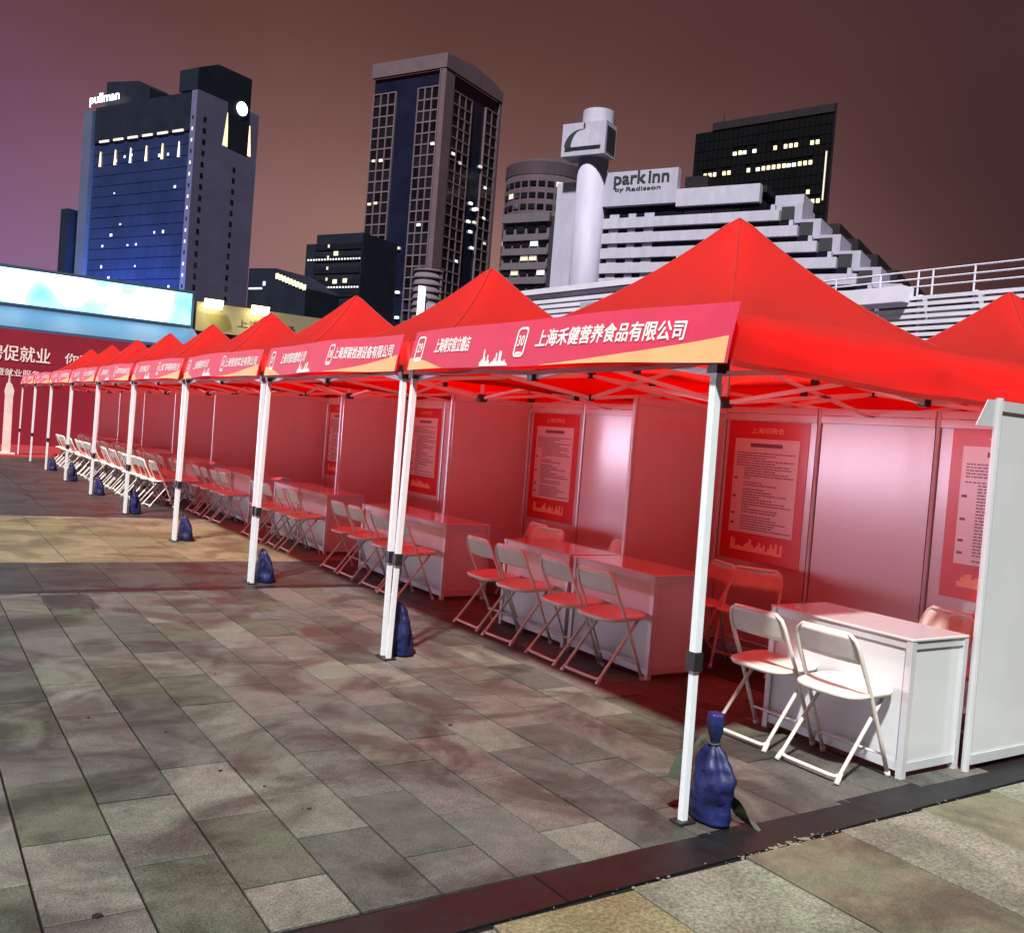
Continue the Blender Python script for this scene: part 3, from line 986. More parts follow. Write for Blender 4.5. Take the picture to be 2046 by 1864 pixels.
def make_chair():
    """origin on the floor below the seat; faces +x"""
    c = empty('folding_chair')
    W = .205
    fr = MB()
    pts = []
    # long tube: front foot -> past the seat -> back top -> across -> down
    for s in (1, -1):
        leg = [(.20, s * W, .01), (.115, s * W, .20), (.0, s * W * .985, .455), (-.075, s * W * .97, .60), (-.105, s * W * .95, .67), (-.118, s * W * .88, .71), (-.126, s * W * .72, .737)]
        pts += leg if s == 1 else leg[::-1]
    fr.tube(pts, .0115, 8)
    fr.build('back_frame', M['chairleg'], c, True)
    lg = MB()
    U = [(.15, W - .028, .415), (.02, W - .024, .26), (-.155, W - .02, .045), (-.165, W - .04, .032), (-.168, W - .07, .03), (-.168, -W + .07, .03), (-.165, -W + .04, .032), (-.155, -W + .02, .045), (.02, -W + .024, .26), (.15, -W + .028, .415)]
    lg.tube(U, .0105, 8)
    lg.build('rear_legs', M['chairleg'], c, True)
    for s in (1, -1):
        MB().tube([(-.150, s * (W - .0195), .05), (-.186, s * (W - .014), .003)], [.012, .016], 8).build('foot_cap', M['chairleg'], c, True)
        MB().tube([(.193, s * W, .026), (.204, s * W, .0)], [.014, .016], 8).build('foot_cap', M['chairleg'], c, True)
    MB().tube([(.152, W, .115), (.152, -W, .115)], .007, 6).build('front_stretcher', M['chairleg'], c, True)
    # moulded seat: rounded plan, a dip and a rolled rim
    n = 28
    seat = MB()
    def plan(t):
        a = 2 * math.pi * t
        ca, sa = math.cos(a), math.sin(a)
        ex = .55
        x = .055 + .185 * math.copysign(abs(ca) ** ex, ca)
        y = (W - .002 + .012 * (x > .055)) * math.copysign(abs(sa) ** ex, sa)
        return x, y
    rings = [(1.0, -.022), (1.03, -.010), (1.02, .002), (.97, .006), (.90, .002), (.75, -.004), (.3, -.008)]
    for (k, dz) in rings:
        for i in range(n):
            x, y = plan(i / n)
            xx = .055 + (x - .055) * k; yy = y * k
            seat.v.append((xx, yy, .435 + dz + (xx) * .05 + (.012 if False else 0)))
    for q in range(len(rings) - 1):
        for i in range(n):
            j = (i + 1) % n
            seat.f.append((q * n + i, q * n + j, (q + 1) * n + j, (q + 1) * n + i))
    seat.f.append(tuple(range((len(rings) - 1) * n, len(rings) * n)))
    seat.f.append(tuple(reversed(range(n))))
    seat.build('seat', M['chair'], c, True)
    # curved back panel between the tubes
    bk = MB()
    def bf(u, v):
        y = (u * 2 - 1) * (W * .95 - .02 * (v > .8) * abs(u * 2 - 1) ** 6)
        z = .59 + v * .145 - (.028 * max(0, v - .6) / .4) * abs(u * 2 - 1) ** 8
        x = -.070 - (z - .59) * .40 + .0 - .022 * (1 - (u * 2 - 1) ** 2)
        return x, y, z
    bk.grid(lambda u, v: bf(u, v), 14, 6)
    b0 = len(bk.v)
    bk.grid(lambda u, v: (bf(u, v)[0] + .011, bf(u, v)[1], bf(u, v)[2]), 14, 6)
    nu, nv = 14, 6
    idx = lambda i, j: i * (nv + 1) + j
    rim = [idx(i, 0) for i in range(nu)] + [idx(nu, j) for j in range(nv)] + [idx(nu - i, nv) for i in range(nu)] + [idx(0, nv - j) for j in range(nv)]
    for i in range(len(rim)):
        a, b_ = rim[i], rim[(i + 1) % len(rim)]
        bk.f.append((a, b_, b0 + b_, b0 + a))
    bk.build('backrest', M['chair'], c, True)
    return c


chp = make_chair()
CH = [(1.26, .28, 0, 'white folding chair nearest the camera, at the bright counter'), (1.28, .778, .02, 'white folding chair by the bright counter, left one, half in red shade'),
      (1.235, 2.19, .03, 'rightmost of the four folding chairs before the second tent'), (1.25, 2.675, -.04, 'third from the left of the four folding chairs before the second tent'),
      (1.255, 3.30, .05, 'second from the left of the four folding chairs before the second tent'), (1.275, 3.80, -.02, 'leftmost of the four folding chairs before the second tent')]
for j, dy in enumerate((5.18, 5.64, 6.27, 6.78)):
    CH.append((1.21 + .02 * j, dy, random.uniform(-.06, .06), ['rightmost', 'third', 'second', 'leftmost'][j] + ' of the four folding chairs right of the third tent pole pair'))
for g_, yp in enumerate((8.83, 11.78)):
    for j, dd in enumerate((-.72, -.25, .3, .78)):
        CH.append((1.24, yp + dd, random.uniform(-.06, .06), ['rightmost', 'third from left', 'second from left', 'leftmost'][j] + (' chair of the four left of the third pole pair' if g_ == 0 else ' chair of the four behind the single fourth pole')))
for q in range(26):
    y = 13.4 + q * .43
    CH.append((1.22 + random.uniform(-.04, .03), y, random.uniform(-.1, .1), 'small white folding chair in the long far line, number %s from its near end' % ('one two three four five six seven eight nine ten eleven twelve thirteen fourteen fifteen sixteen seventeen eighteen nineteen twenty twenty-one twenty-two twenty-three twenty-four twenty-five twenty-six'.split()[q])))
NUM = 'one two three four five six seven eight nine ten eleven twelve thirteen fourteen fifteen sixteen seventeen eighteen nineteen twenty twenty-one twenty-two twenty-three twenty-four'.split()
for q in range(24):
    CH.append((.70 + random.uniform(-.05, .05), 13.3 + q * .46, random.uniform(-.12, .12), 'bright white folding chair of the front far line, number %s from its near end' % NUM[q]))
for i, (x, y, rz, lab) in enumerate(CH):
    o = chp if i == 0 else copy_tree(chp)
    o.location = (x, y, 0); o.rotation_euler = (0, 0, rz)
    tag(o, lab, 'chair', 'white folding chairs before the counters')
# chairs behind the counters, seen above the tops
for (x, y, rz, lab) in ((2.42, .26, math.pi + .15, 'white chair behind the bright counter, right one, only its back showing'), (2.42, .50, math.pi - .2, 'white chair behind the bright counter, left one, only its back showing'),
                        (2.50, 2.05, math.pi + .5, 'red-lit chair between the second and nearest counters, near one'), (2.45, 2.45, math.pi - .3, 'red-lit chair behind the second counter, seen past the pole'),
                        (2.46, 3.62, math.pi, 'chair behind the joined counters, its back against the lit panel'), (2.30, 4.55, math.pi + .3, 'red-lit chair in the gap between the third and fourth counters'),
                        (2.42, 4.95, math.pi - .1, 'red-lit chair partly hidden behind the fourth counter')):
    o = copy_tree(chp); o.location = (x, y, 0); o.rotation_euler = (0, 0, rz)
    tag(o, lab, 'chair', 'white folding chairs inside the booths')

# ------------------------------------------------------------------ sandbags on the tent legs


def make_bag(seed, h=.34, lean=0.0, tuft=True, straps=True):
    """origin at the floor beside the leg"""
    b = empty('sandbag')
    prof = [(.070, .0), (.098, .008), (.106, .05), (.104, .12), (.098, .20), (.084, .26), (.055, .31), (.022, .34)]
    k = h / .34
    if not tuft:
        prof = [(.080, .0), (.112, .008), (.112, .05), (.104, .11), (.092, .18), (.074, .25), (.052, .31), (.030, .345), (.024, .36)]
    if tuft:
        prof += [(.020, .355), (.030, .385), (.040, .43), (.037, .475), (.020, .47)]
    fine = []
    for (r0, z0), (r1, z1) in zip(prof[:-1], prof[1:]):              # more rings so the creases can show
        for q in range(4):
            fine.append((r0 + (r1 - r0) * q / 4, z0 + (z1 - z0) * q / 4))
    fine.append(prof[-1])
    m = MB().lathe([(r_, z * k) for r_, z in fine], 44)
    for i, v in enumerate(m.v):
        x, y, z = v
        a = math.atan2(y, x)
        rr = math.hypot(x, y)
        fold = 1 + (.07 + .26 * max(0, min(1, (z - .12) / .25))) * math.sin(a * 5 + seed + z * 6) * .55 + .30 * noise.noise((x * 11 + seed, y * 11, z * 7)) + .10 * (1 - abs(noise.noise((x * 22, y * 22 + seed, z * 16))) * 3) * min(1, z * 8) * (z < .33)
        flat = .74
        m.v[i] = (math.cos(a) * rr * fold * flat + lean * (k * .34 - z) * .5, math.sin(a) * rr * fold + lean * .25 * (k * .34 - z), z)
    m.build('sack', M['bag'], b, True)
    zn = .345 * k
    MB().tube([(math.cos(t * .7) * .026 - .0, math.sin(t * .7) * .026, zn + .003 * math.sin(t)) for t in range(10)], .004, 6).build('neck_tie', M['strap'], b, True)
    if straps:
        st = MB()
        st.grid(lambda u, v: (-.02 - .10 * u + .02 * (v - .5), .03 + .09 * u + .04 * (v - .5) * (1 + u), zn + .01 - .19 * u ** 1.7 + .02 * math.sin(u * 9 + v)), 8, 2)
        st.build('loose_strap', M['strap'], b, True)
        st = MB()
        st.grid(lambda u, v: (.05 + .11 * u, -.06 - .06 * u + .07 * (v - .5), .13 * (1 - u) ** 1.5 + .008 + .018 * math.sin(u * 6 + v * 2)), 8, 2)
        st.build('loose_strap', M['strap'], b, True)
    return b


bags = [make_bag(1.0, .345, .16), make_bag(3.2, .36, .32, False, False), make_bag(6.1, .31, .40, False, False)]
BL = [(.105, -.01, 0, 0, 'blue sandbag with green straps tied to the nearest leg'), (.105, 3.06, .2, 1, 'blue sandbag at the first pair of joined legs'),
      (.12, 6.07, .1, 2, 'blue sandbag leaning at the second pair of joined legs'), (.11, 9.07, .1, 2, 'blue sandbag on the orange paving, fourth from the right'),
      (.11, 12.08, .1, 1, 'dark blue sandbag at the fifth leg from the right'), (.11, 15.08, .1, 2, 'dark blue sandbag at the sixth leg from the right'), (.11, 18.1, 0, 1, 'small dark sandbag at the seventh leg from the right'),
      (.11, 21.1, 0, 2, 'tiny dark sandbag at the eighth leg from the right')]
usedb = set()
for (x, y, rz, kind, lab) in BL:
    o = bags[kind] if kind not in usedb else copy_tree(bags[kind])
    usedb.add(kind)
    o.location = (x, y, 0); o.rotation_euler = (0, 0, rz)
    tag(o, lab, 'sandbag', 'blue sandbags weighing down the tent legs')

# ------------------------------------------------------------------ papers on the counters
for (y, lab) in ((9.9, 'folded paper on a counter in the fourth booth'), (13.2, 'white papers on a counter before the far booth'), (15.4, 'white papers on the counter farther left, behind the poles')):
    m = MB().grid(lambda u, v: (1.55 + .2 * u, y + .28 * v, .735 + .05 * math.sin(u * 3.0) * (1 - v * .5)), 6, 4).build('paper_sheet', M['bprint'])
    tag(m, lab, 'paper')

# ------------------------------------------------------------------ stage end
c = MB(); c.box(-14, 5.5, 25.9, 33.2, -.01, .012)
tag(c.build('red_carpet', M['carpet']), kind='structure')
bd = empty('stage_backdrop', (-4, 33.2, 0))
MB().box(-2.6, 8.5, 0, .25, .0, 3.86).build('printed_wall', M['backdrop'], bd)
for i in range(5):
    MB().box(-2.5 + i * 2.4, -2.44 + i * 2.4, .26, .9, 0, 3.6).build('rear_brace', M['black'], bd)
inst('slogan', text_mesh('服务招聘促就业', .56, M['bd_text'], 3.35, .012), bd, (3.72, -.02, 3.06), ROT_NY)
inst('slogan', text_mesh('你我同行', .40, M['bd_text'], 1.8, .008), bd, (6.75, -.02, 3.06), ROT_NY)
inst('subtitle', text_mesh('2023年招聘会暨就业服务', .26, M['bd_text'], 2.9, .004), bd, (3.65, -.02, 2.42), ROT_NY)
tag(bd, 'wide dark red stage backdrop with white slogan at the far end', 'backdrop')
sd = empty('tower_standee', (-.34, 26.9, 0))
MB().prism([(-.07, 0, .05), (.13, 0, .05), (.12, 0, 1.6), (.14, 0, 1.78), (.08, 0, 1.95), (.03, 0, 2.0), (.01, 0, 2.32), (-.01, 0, 2.0), (-.05, 0, 1.94), (-.09, 0, 1.75), (-.07, 0, 1.6)], (0, .14, 0)).build('tower_panel', M['standee'], sd)
MB().slab(-.22, .24, -.1, .3, .012, .06).build('base', M['standee'], sd)
tag(sd, 'pale tower-shaped standee on the red carpet at the left edge', 'standee')

# ------------------------------------------------------------------ stadium with the bright screen
st = empty('stadium_front', (0, 45, 0))
MB().box(-70, 9.0, .3, 6, 0, 7.36).build('wall', M['fascia_grey'], st)
MB().box(9.05, 34, .3, 6, 0, 6.6).build('wall', M['fascia_grey'], st)
for i in range(30):
    MB().box(-71.85 + i * 2.6, -71.7 + i * 2.6, .10, .295, 0, 4.7).build('wall_fin', M['fascia_grey'], st)
for i in range(12):
    x0 = -35.4 + i * 2.6
    MB().box(x0 + .25, x0 + 2.35, .2, .292, .3, 2.9).build('added_glow_pane', M['glow_pane'], st)  # added out of view, to lay pale reflections on the booth panels
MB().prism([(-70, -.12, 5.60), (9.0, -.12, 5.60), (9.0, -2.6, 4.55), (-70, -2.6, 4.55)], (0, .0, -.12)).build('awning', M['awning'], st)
MB().box(-42, -36, -38, .2, 0, 7.3).build('added_wing_wall', M['fascia_grey'], st)  # unseen wing, added to carry more glowing panes
for i in range(14):
    y0 = -37.6 + i * 2.6
    MB().box(-35.99, -35.9, y0 + .25, y0 + 2.35, .3, 2.9).build('added_glow_pane', M['glow_pane'], st)  # added panes, reflected in the nearest booth
tag(st, 'grey blue-lit stadium front below the long bright screen', 'building')
led = empty('led_billboard', (0, 44.9, 0))
for i in range(28):
    x0 = 8.85 - (i + 1) * 2.8
    MB().box(x0 + .01, x0 + 2.79, -.02, .1, 5.75, 7.26).build('screen_module', M['led'], led)
MB().box(-69.6, 8.95, -.06, .2, 7.265, 7.40).build('frame', M['ledframe'], led)
MB().box(-69.6, 8.95, -.06, .2, 5.62, 5.745).build('frame', M['ledframe'], led)
MB().box(8.86, 8.95, -.06, .2, 5.746, 7.264).build('frame', M['ledframe'], led)
tag(led, 'long glowing cyan-white screen across the far left', 'screen')
sg = empty('cream_signboard', (9.1, 44.9, 0))
MB().box(0, 6.6, 0, .2, 5.55, 6.95).build('board', M['sign_cream'], sg)
inst('sign_letters', text_mesh('上海体育场', .42, M['ink'], 3.0, .004), sg, (3.5, -.012, 6.15), ROT_NY)
tag(sg, 'cream signboard lit by two yellow floodlights beside the screen', 'sign')
for i, x in enumerate((9.75, 12.05)):
    fl = empty('floodlight', (x, 44.3, 6.95))
    MB().box(-.5, .5, .0, .25, .0, .2).build('housing', M['black'], fl)
    MB().prism([(-.45, -.06, .12), (.45, -.06, .12), (.45, .10, -.30), (-.45, .10, -.30)], (0, .03, .0)).build('lens', M['flood'], fl)
    MB().bar((0, .1, .08), (0, .6, .3), .05).build('arm', M['black'], fl)
    tag(fl, ['left of the two yellow floodlights above the cream signboard', 'right of the two yellow floodlights above the cream signboard'][i], 'floodlight', 'floodlights above the signboard')
    ld = bpy.data.lights.new('floodlight_lamp', 'AREA'); ld.energy = 45; ld.size = .5; ld.color = (1, .84, .38)
    lo = bpy.data.objects.new('lamp', ld); COL.objects.link(lo); lo.parent = fl; lo.location = (0, .03, -.06); lo.rotation_euler = (R(18), 0, 0)
kx = empty('lit_kiosk', (15.9, 45, 0))
MB().box(0, 3.4, 0, 3, 0, 6.8).build('wall', M['fascia_grey'], kx)
for i in range(3):
    MB().box(.15 + i * 1.08, 1.1 + i * 1.08, -.03, -.005, 5.7, 6.6).build('lit_window', M['shopwin'], kx)
tag(kx, 'small kiosk with glaring white windows above the third tent', 'building')

# ------------------------------------------------------------------ city buildings
A_ROT = math.atan2(.44, .898)


def windows(parent, face, cols, rows, w, h, depth, mat_fn, nm='window'):
    """one object per window on face 'L' (plane x=0, runs along y) or 'R' (plane y=0, runs along x)"""
    cache = {}
    for c_ in cols:
        for r_ in rows:
            m = mat_fn(c_, r_)
            if m is None: continue
            if m.name not in cache:
                mb = MB()
                if face == 'L': mb.box(-depth, .0, 0, w, 0, h)
                else: mb.box(0, w, -depth, .0, 0, h)
                cache[m.name] = mb.mesh(nm, m)
            inst(nm, cache[m.name], parent, (-.01, c_, r_) if face == 'L' else (c_, -.01, r_))


# --- hotel tower with the round logo (left)
ph = empty('hotel_tower', (57.6, 250, 0), A_ROT)
MB().box(0.15, 18.5, 2.0, 41.2, 0, 82.6).build('core', M['p_dark'], ph)
MB().box(-.4, 20.6, -.01, 1.99, 0, 83.2).build('grey_wall', M['p_wall'], ph)
MB().box(-1.2, 6, 41.21, 45.0, 0, 82.0).build('end_pier', M['p_pier'], ph)
nfl = 24
fh = 2.86
for i in range(nfl):                                                 # the glass front, pane by pane
    for j in range(11):
        pane = ph.get('pane')
        z = 4 + i * fh
        if j == 0 and i == 0:
            pm = MB().box(-.02, .12, 0, 3.46, 0, fh - .18).mesh('glass_pane', M['p_glass'])
        inst('glass_pane', pm, ph, (0, 2.4 + j * 3.52, z))
MB().box(-.25, .14, 2.0, 41.2, 73.2, 82.9).build('dark_parapet', M['p_dark'], ph)
for j in range(6):
    MB().box(-.6, -.28, 4.4 + j * 6.0, 8.4 + j * 6.0, 73.0, 73.55).build('cornice_light', M['lit_dim'], ph)
    y = 6.0 + j * 6.4
    MB().prism([(-.3, y - .35, 66.6), (-.3, y + .35, 66.6), (-.3, y + .05, 70.6), (-.3, y - .05, 70.6)], (.2, 0, 0)).build('facade_uplight', M['lit_amber'] if j % 3 else M['lit_white'], ph)
rnd = random.Random(11)
lit = [(5, 14), (2, 15), (3, 15), (7, 16), (6, 14), (9, 14), (8, 15), (1, 19), (8, 19), (2, 22), (3, 22), (4, 10), (7, 10), (1, 10), (8, 11), (6, 6), (3, 6), (9, 12), (5, 12), (8, 22), (7, 22.3), (6.2, 22.4)]
for (j, i) in lit:
    MB().box(-.06, -.03, 0, rnd.uniform(.4, 1.0), 0, rnd.uniform(.4, .8)).build('lit_window', rnd.choice((M['lit_white'], M['lit_dim'], M['lit_white'])), ph, loc=(0, 2.8 + j * 3.52, 4.4 + i * fh))
for i in range(17):
    MB().box(-.45, -.405, .8, 1.35, 0, .85).build('lit_window', M['lit_dim'] if i % 3 != 1 else M['win_dark'], ph, loc=(0, 0, 30 + i * fh))
    MB().box(2.0, 2.9, -.05, -.012, 0, 1.3).build('window', M['win_dark'], ph, loc=(0, 0, 30 + i * fh))
    if i < 13: MB().box(12.6, 13.5, -.05, -.012, 0, 1.3).build('window', M['win_dark'], ph, loc=(0, 0, 31.5 + i * fh))
MB().prism([(9.4, -.06, 84.6), (17.2, -.06, 86.0), (17.2, -.06, 71.2), (10.5, -.06, 71.6)], (0, .045, 0)).build('dark_recess', M['p_dark'], ph)
MB().prism([(8.6, -.05, 71.7), (10.3, -.05, 71.7), (9.9, -.05, 80.5), (9.6, -.05, 80.5)], (0, .03, 0)).build('facade_uplight', M['lit_warm'], ph)
MB().prism([(17.3, -.05, 71.5), (18.4, -.05, 71.5), (17.6, -.05, 79.5), (17.4, -.05, 79.5)], (0, .03, 0)).build('facade_uplight', M['lit_amber'], ph)
lg = MB().lathe([(1.75, -.0), (1.75, .25)], 24)
lg.build('round_logo', M['lit_logo'], ph, loc=(14.3, -.07, 83.0), rot=(R(90), 0, 0))
MB().prism([(-.5, -.0, 83.21), (17.3, -.0, 83.21), (17.3, 0, 91.8), (5.7, 0, 91.6), (-.5, 0, 88.6)], (0, 7, 0)).build('penthouse', M['p_dark'], ph)
MB().prism([(1, 20.4, 82.95), (1, 38.8, 82.95), (1, 38.8, 90.2), (1, 25.2, 88.8), (1, 20.6, 86.6)], (8, 0, 0)).build('penthouse', M['p_dark'], ph)
t_ = text_mesh('pullman', 3.6, M['lit_sign'], 12.6, .05)
inst('lit_sign', t_, ph, (-.6, 37.3, 84.9), ROT_NX)
MB().box(-3, 3, 46.5, 50, 0, 55).build('rear_stair', M['p_dark'], ph)
tag(ph, 'dark glass hotel tower with lit name and round white logo', 'building')
# added blue lamps, standing in for the blue glow on the glass front
for j in range(3):
    ld = bpy.data.lights.new('added_blue_glow', 'AREA'); ld.energy = 26000; ld.size = 6; ld.color = (.12, .30, .85)
    lo = bpy.data.objects.new('added_blue_glow_lamp', ld); COL.objects.link(lo); lo.parent = ph
    lo.location = (-5.5, 8 + j * 13, 24); lo.rotation_euler = (0, R(180 - 42), 0)

# --- rosy tower with stone grids (middle)
tw = empty('grid_tower', (134.4, 263.8, 0), A_ROT)
MB().box(.3, 31, .3, 28.3, 0, 113.2).build('core', M['t_glass'], tw)
MB().box(-.5, 4.2, -.5, 1.4, 0, 113.4).build('corner_column', M['t_col'], tw)
MB().box(-.6, 4.3, 1.5, 1.9, 0, 113.4).build('corner_column', M['t_col'], tw)
MB().prism([(-.7, -.7, 113.45), (-.7, 29, 113.45), (-.7, 29, 118.0), (-.7, -.7, 117.8)], (1.2, 0, 0)).build('crown_band', M['t_col'], tw)
MB().prism([(.51, -.7, 113.45), (32.2, -.7, 113.45), (32.2, -.7, 116.6), (26, -.7, 118.2), (14, -.7, 119.2), (.51, -.7, 117.8)], (0, 1.2, 0)).build('crown_band', M['t_col'], tw)
MB().box(30.8, 32.2, -.5, 1.4, 0, 113.4).build('corner_column', M['t_col'], tw)
fh = 3.46
rows = [4 + i * fh for i in range(30)]


def grid_face(face, c0, w, ncol, z1, nm):
    z0 = 2.0
    bay = w / ncol
    for i in range(ncol + 1):
        p = c0 + i * bay
        if face == 'L': MB().box(-.35, .29, p - .22, p + .22, z0, z1).build('grid_mullion', M['t_frame'], tw)
        else: MB().box(p - .22, p + .22, -.35, .29, z0, z1).build('grid_mullion', M['t_frame'], tw)
    k = 0
    for z in rows:
        if z + fh > z1 + .3: break
        if face == 'L': MB().box(-.30, .285, c0, c0 + w, z - .24, z + .24).build('grid_spandrel', M['t_frame'], tw)
        else: MB().box(c0, c0 + w, -.30, .285, z - .24, z + .24).build('grid_spandrel', M['t_frame'], tw)
        k += 1
    z_top = rows[k] if k < len(rows) else z1
    if face == 'L': MB().box(-.30, .285, c0, c0 + w, z1 - .3, z1 + .1).build('grid_spandrel', M['t_frame'], tw)
    else: MB().box(c0, c0 + w, -.30, .285, z1 - .3, z1 + .1).build('grid_spandrel', M['t_frame'], tw)
    cols = [c0 + i * bay + .26 for i in range(ncol)]
    rnd = random.Random(ord(nm))
    def mf(c_, r_):
        q = rnd.random()
        if r_ < 40: return None
        return M['win_dark']
    windows(tw, face, cols, [z + .28 for z in rows[:k]], bay - .52, fh - .56, .10, mf)


grid_face('L', 19.0, 9.0, 3, 108.3, 'a')
grid_face('L', 1.95, 8.1, 3, 108.3, 'b')
grid_face('R', 4.6, 10.4, 3, 108.3, 'c')
grid_face('R', 23.4, 7.2, 2, 109.0, 'd')
for (f, c_, z) in (('L', 13, 58), ('L', 14.5, 58), ('L', 12, 44), ('L', 15, 44), ('L', 17, 40), ('R', 18, 76), ('R', 20, 74.5), ('R', 21.5, 75), ('R', 17.5, 70), ('R', 19, 67), ('R', 21, 70.5), ('R', 22, 89), ('R', 20.5, 62), ('L', 11.5, 36), ('L', 16, 36), ('L', 2.3, 90), ('R', 6, 88.6), ('R', 10, 86.8), ('L', 25.5, 86.5), ('L', 22.5, 86.4), ('L', 26, 72.6), ('L', 23.4, 72.8), ('L', 5.4, 65), ('L', 24, 57.6), ('L', 22, 57.6), ('L', 25, 44.2), ('L', 22.4, 44.2), ('R', 12, 56), ('R', 25.4, 83), ('R', 27.6, 65), ('R', 26, 73)):
    mb = MB().box(-.42, .28, 0, 1.3, 0, .75) if f == 'L' else MB().box(0, 1.3, -.42, .28, 0, .75)
    mb.build('lit_window', rnd.choice((M['lit_white'], M['lit_dim'])), tw, loc=(0, c_, z) if f == 'L' else (c_, 0, z))
tag(tw, 'tall rosy tower with window grids and dark glass strips', 'building')

# --- white stepped hotel (right)
hi = empty('stepped_hotel', (105, 122, 0), A_ROT)
F = 'white_wall'
MB().box(1.2, 16, -15.8, 11.4, 0, 43.4).build('core', M['p_dark'], hi)
MB().box(.3, 14, 12.5, 21.6, 0, 48.0).build('stair_slab', M['white_wall'], hi)
MB().lathe([(2.7, 0), (2.7, 52)], 28, .2, 14.6).build('round_shaft', M['white_wall'], hi, True)
MB().box(-3.4, .8, 10.8, 19.3, 51.5, 57.2).build('sign_cube', M['white_wall'], hi)
MB().box(-2.9, .3, 10.7, 10.79, 52.2, 56.4).build('dark_emblem', M['ink'], hi)
MB().lathe([(2.8, 57.2), (2.8, 59.8)], 28, -.1, 14.1).build('cap_drum', M['white_wall2'], hi)
pts = [(-3.46, 14.9 + 3.3 * math.cos(R(a)), 52.9 + 3.0 * math.sin(R(a))) for a in range(0, 181, 12)]
MB().prism(pts, (-.35, 0, 0)).build('dome_emblem', M['white_wall2'], hi)
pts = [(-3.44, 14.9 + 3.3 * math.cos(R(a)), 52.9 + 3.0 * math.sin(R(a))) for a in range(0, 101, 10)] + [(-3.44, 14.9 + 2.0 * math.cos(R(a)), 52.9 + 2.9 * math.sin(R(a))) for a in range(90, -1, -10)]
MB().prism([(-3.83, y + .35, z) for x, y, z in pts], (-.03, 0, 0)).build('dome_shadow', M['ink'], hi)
MB().box(-3.6, -3.43, 14.85, 15.1, 55.6, 57.0).build('dome_mast', M['ink'], hi)
MB().box(-.2, 1.15, -1.8, 11.9, 43.1, 49.0).build('sign_wall', M['white_wall'], hi)
inst('sign_letters', text_mesh('park', 3.1, M['ink'], 5.9, .16), hi, (-.25, 7.1, 47.4), ROT_NX)
inst('sign_letters', text_mesh('inn', 3.1, M['ink'], 3.7, .16), hi, (-.25, 1.7, 47.65), ROT_NX)
inst('sign_letters', text_mesh('by', 1.0, M['ink'], 1.6, .06), hi, (-.25, 8.9, 45.8), ROT_NX)
inst('sign_letters', text_mesh('Radisson', 1.0, M['ink'], 6.4, .06), hi, (-.25, 4.4, 45.85), ROT_NX)
MB().box(-.25, 1.15, -16.1, -1.82, 42.4, 45.3).build('band', M['white_wall2'], hi)
fl = 2.6
rnd = random.Random(4)
ends = [-19.6, -22.7, -25.9, -29.1, -32.3, -35.5, -38, -40, -42]
for i in range(13):                                                  # white bands step down to the right
    z = 40.9 - (i + 1) * fl + .9
    e = ends[min(i, 8)]
    MB().box(-.25, 1.15, 2.0, 11.6, z, z + 1.75).build('band', M['white_wall2'], hi)
    MB().box(-.45, 1.15, e, 1.95, z, z + 1.65).build('band', M['white_wall2'], hi)
    MB().box(1.16, 12, e + .4, -15.82, z, z + 1.6).build('wing', M['white_wall'], hi)
    # recessed loggia strip above each band
    zz = z + 1.66
    for q, y in enumerate((9.6, 6.0, 3.0)):
        MB().box(.2, .9, y - .9 + (q % 2) * .4, y + .9, zz + .12, zz + .84).build('balcony_screen', M['white_wall'], hi)
    MB().box(.35, 1.1, 2.0, 11.6, zz + .09, zz + .85).build('window_strip', M['win_dark'], hi)
    for q in range(4):
        a = e + 1.6 + q * (1.9 - e - 1.6) / 4
        MB().box(.30, 1.1, a + .12, a + (1.9 - e - 1.6) / 4 - .12, zz + .02, zz + .92).build('window_strip', M['t_glass'] if i > 2 else M['win_dark'], hi)
    MB().box(-.1, 1.05, e + .9, e + 1.5, zz, zz + .93).build('pier', M['white_wall2'], hi)
    if i < 9:
        # stepped rear block and its dark block behind
        MB().box(1.2 + .02 * i, 9, e - 3.2, e + .0, z - .2, z + 2.9).build('step_block', M['white_wall'], hi)
        MB().box(.6, 1.18, e - 2.0, e - .05, z + .2, z + 2.3).build('step_window', M['ink'], hi)
        MB().box(9.1, 22, e - 7.4, e + 2, z - 1.4, z + 1.3).build('dark_block', M['dark_wall'], hi)
MB().box(.15, .29, -9, 1.6, 24, 38.2).build('blue_window_wall', M['t_glass'], hi)
MB().box(.10, .14, -3.3, -2.6, 31.5, 34.6).build('lit_window', M['lit_warm'], hi)
MB().box(3, 9, -22.4, -17.8, 40.5, 44.0).build('roof_plant', M['white_wall'], hi)
MB().box(3, 11, -6, -1.9, 43.2, 48.2).build('roof_plant', M['dark_wall'], hi)
MB().box(5, 15, -15.6, -2, 45.3, 46.4).build('roof_plant', M['dark_wall'], hi)
tag(hi, 'white hotel stepping down to the right, with dark sign and round shaft', 'building')

